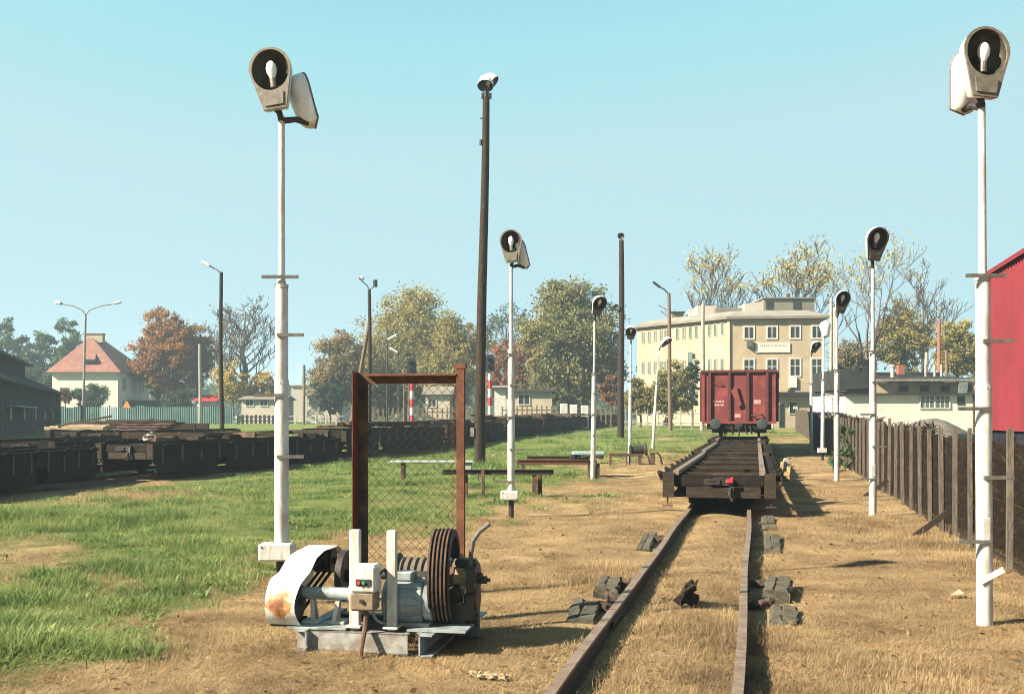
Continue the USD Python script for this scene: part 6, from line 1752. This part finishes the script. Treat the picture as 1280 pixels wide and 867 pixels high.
def scatter(name, label, cat, protos, look_name, P, scales, which, seed):
    r = np.random.default_rng(seed)
    pi = UsdGeom.PointInstancer.Define(stage, '/World/' + name)
    tag(pi, label, cat, None, 'stuff')
    rel = pi.CreatePrototypesRel()
    for i, (v, f) in enumerate(protos):
        path = f'/World/{name}/tuft' + ('' if i == 0 else f'_{i:03d}')
        usdkit.mesh(stage, path, (v, f), L(look_name))
        rel.AddTarget(path)
    n = len(P)
    pi.CreatePositionsAttr(Vt.Vec3fArray.FromNumpy(P.astype(np.float32)))
    pi.CreateProtoIndicesAttr(Vt.IntArray.FromNumpy(which.astype(np.int32)))
    a = r.uniform(0, 2 * math.pi, n)
    q = np.zeros((n, 4), np.float32); q[:, 2] = np.sin(a / 2); q[:, 3] = np.cos(a / 2)
    pi.CreateOrientationsAttr(Vt.QuathArray([Gf.Quath(float(w), 0, 0, float(zq)) for zq, w in zip(q[:, 2], q[:, 3])]))
    pi.CreateScalesAttr(Vt.Vec3fArray.FromNumpy(scales.astype(np.float32)))


def sample(seed, bands):
    r = np.random.default_rng(seed); out = []
    for y0, y1, dens in bands:
        hw_ = 0.52 * y1 + 0.6
        n = int(2 * hw_ * (y1 - y0) * dens)
        out.append(np.stack([r.uniform(-hw_, hw_, n), r.uniform(y0, y1, n)], 1))
    P = np.vstack(out)
    keep = (np.abs(P[:, 0]) < 0.50 * P[:, 1] + 0.5)
    return P[keep]


def clear_of_rails(P):
    d = (P[:, 0] - track_x(P[:, 1])) / math.hypot(1, SL)
    ok = (np.abs(np.abs(d) - 0.53) > 0.085) & ~((d > -0.5) & (d < -0.30) & (P[:, 1] < 10.8)) | (np.random.default_rng(8).random(len(P)) < 0.04)
    ok &= np.abs(np.abs(d) - 0.53) > 0.075
    for y_, off, w_, l_, dz_, tw_ in STUB:
        ok &= ~((np.abs(P[:, 1] - y_) < l_ * 0.52) & (np.abs(d - off) < w_ * 0.55))
    under_wagon = (np.abs(d) < 1.0) & (P[:, 1] > 19)
    return ok & ~under_wagon


P = sample(1, [(5.6, 9, 210), (9, 13, 150), (13, 19, 85), (19, 30, 40), (30, 50, 14), (50, 80, 5)])
P = P[clear_of_rails(P)]
g = green_at(P[:, 0], P[:, 1])
r = np.random.default_rng(2)
isg = r.random(len(P)) < np.clip(g * 0.88 - 0.03, 0, 1)
lush = meshkit.fbm(np.stack([P[:, 0] * 0.7, P[:, 1] * 0.5, 0 * P[:, 0] + 2], -1), 3, 31)
bank = np.exp(-((P[:, 1] - 18.0 - 0.12 * (P[:, 0] + 7)) / 1.3) ** 2) * np.exp(-((P[:, 0] + 7.3) / 3.2) ** 4)
Z = ground_z(P[:, 0], P[:, 1])
P3 = np.column_stack([P, Z])
far_ = 1 + np.clip((P[:, 1] - 12) / 30, 0, 1.6)
# green
G = P3[isg]; lg = lush[isg]; bg = bank[isg]; fg = far_[isg]
pole_b = np.exp(-((G[:, 1] - 35.0) / 1.8) ** 2 - ((G[:, 0] + 0.9) / 1.0) ** 2)
lump = np.clip((meshkit.fbm(np.stack([G[:, 0] * 1.9, G[:, 1] * 1.5, 0 * G[:, 0] + 5], -1), 3, 71) - 0.44) * 5, 0, 1)
hs2 = 0.85 * (0.42 + 1.1 * np.clip((lg - 0.45) * 4, 0, 1) + 1.4 * lump * (lg > 0.42) + (0.8 + 1.9 * lump) * bg + 3.0 * pole_b) * r.uniform(0.7, 1.3, len(G))
sc = np.stack([fg * (0.9 + 0.25 * hs2), fg * (0.9 + 0.25 * hs2), hs2 * (0.8 + 0.2 * fg)], 1)
scatter('green_grass', 'uneven green grass with lush tussocks on the near side of the dark wagons', 'grass', [tuft(50 + i, 36, 0.085, 0.07, 0.0026, 0.60, 0.5) for i in range(6)] + [tuft(60 + i, 16, 0.085, 0.05, 0.010, 0.75, 0.7) for i in range(2)], 'blade_green', G, sc, np.where((lg > 0.50) & (r.random(len(G)) < 0.30), r.integers(6, 8, len(G)), r.integers(0, 6, len(G))), 5)
# dry
Dp = P3[~isg]; fd_ = far_[~isg]; ld = lush[~isg]
hs3 = (0.68 + 0.8 * np.clip((ld - 0.5) * 4, 0, 1)) * r.uniform(0.7, 1.3, len(Dp))
hs3 = hs3 * (1 + 1.6 * np.clip((meshkit.fbm(np.stack([Dp[:, 0] * 1.1, Dp[:, 1] * 0.8, 0 * Dp[:, 0] + 7], -1), 3, 61) - 0.58) * 8, 0, 1) * (r.random(len(Dp)) < 0.5))
inside = np.abs(Dp[:, 0] - track_x(Dp[:, 1])) / math.hypot(1, SL) < 0.45
hs3 = np.where(inside, hs3 * 0.75, hs3)
# taller straw along the rails
dd = np.abs(np.abs((Dp[:, 0] - track_x(Dp[:, 1])) / math.hypot(1, SL)) - 0.53)
hs3 = hs3 * (1 + 0.9 * np.exp(-(dd / 0.22) ** 2) * (r.random(len(Dp)) < 0.45))
sc = np.stack([fd_ * 1.05, fd_ * 1.05, hs3 * (0.8 + 0.2 * fd_)], 1)
scatter('dry_grass', 'short dry straw coloured grass around the winch and the track', 'grass', [tuft(80 + i, 46, 0.062, 0.085, 0.0019, 0.95, 0.5) for i in range(6)], 'blade_dry', Dp, sc, r.integers(0, 6, len(Dp)), 6)

# fallen leaves and litter
r = np.random.default_rng(15)
n = 2600
yl = 5.8 + 22 * r.random(n) ** 1.5; xl_ = r.uniform(-0.52, 0.52, n) * yl
c = np.column_stack([xl_, yl, ground_z(xl_, yl) + r.uniform(0.015, 0.05, n)])
a = r.normal(0, 1, (n, 3)); a[:, 2] *= 0.35; a /= np.linalg.norm(a, axis=1, keepdims=True)
b = np.cross(a, r.normal(0, 0.35, (n, 3)) + [0, 0, 1]); b /= np.linalg.norm(b, axis=1, keepdims=True)
q = (r.uniform(0.008, 0.024, n) * (1 + yl * 0.02))[:, None]
obj('fallen_leaves', (np.stack([c - a * q * 1.3, c + b * q * 0.7, c + a * q * 1.3, c - b * q * 0.7], 1).reshape(-1, 3), np.arange(n * 4).reshape(-1, 4)), L('leaf_fallen'), None,
    label='small fallen autumn leaves scattered over the grass', cat='leaves', kind='stuff')
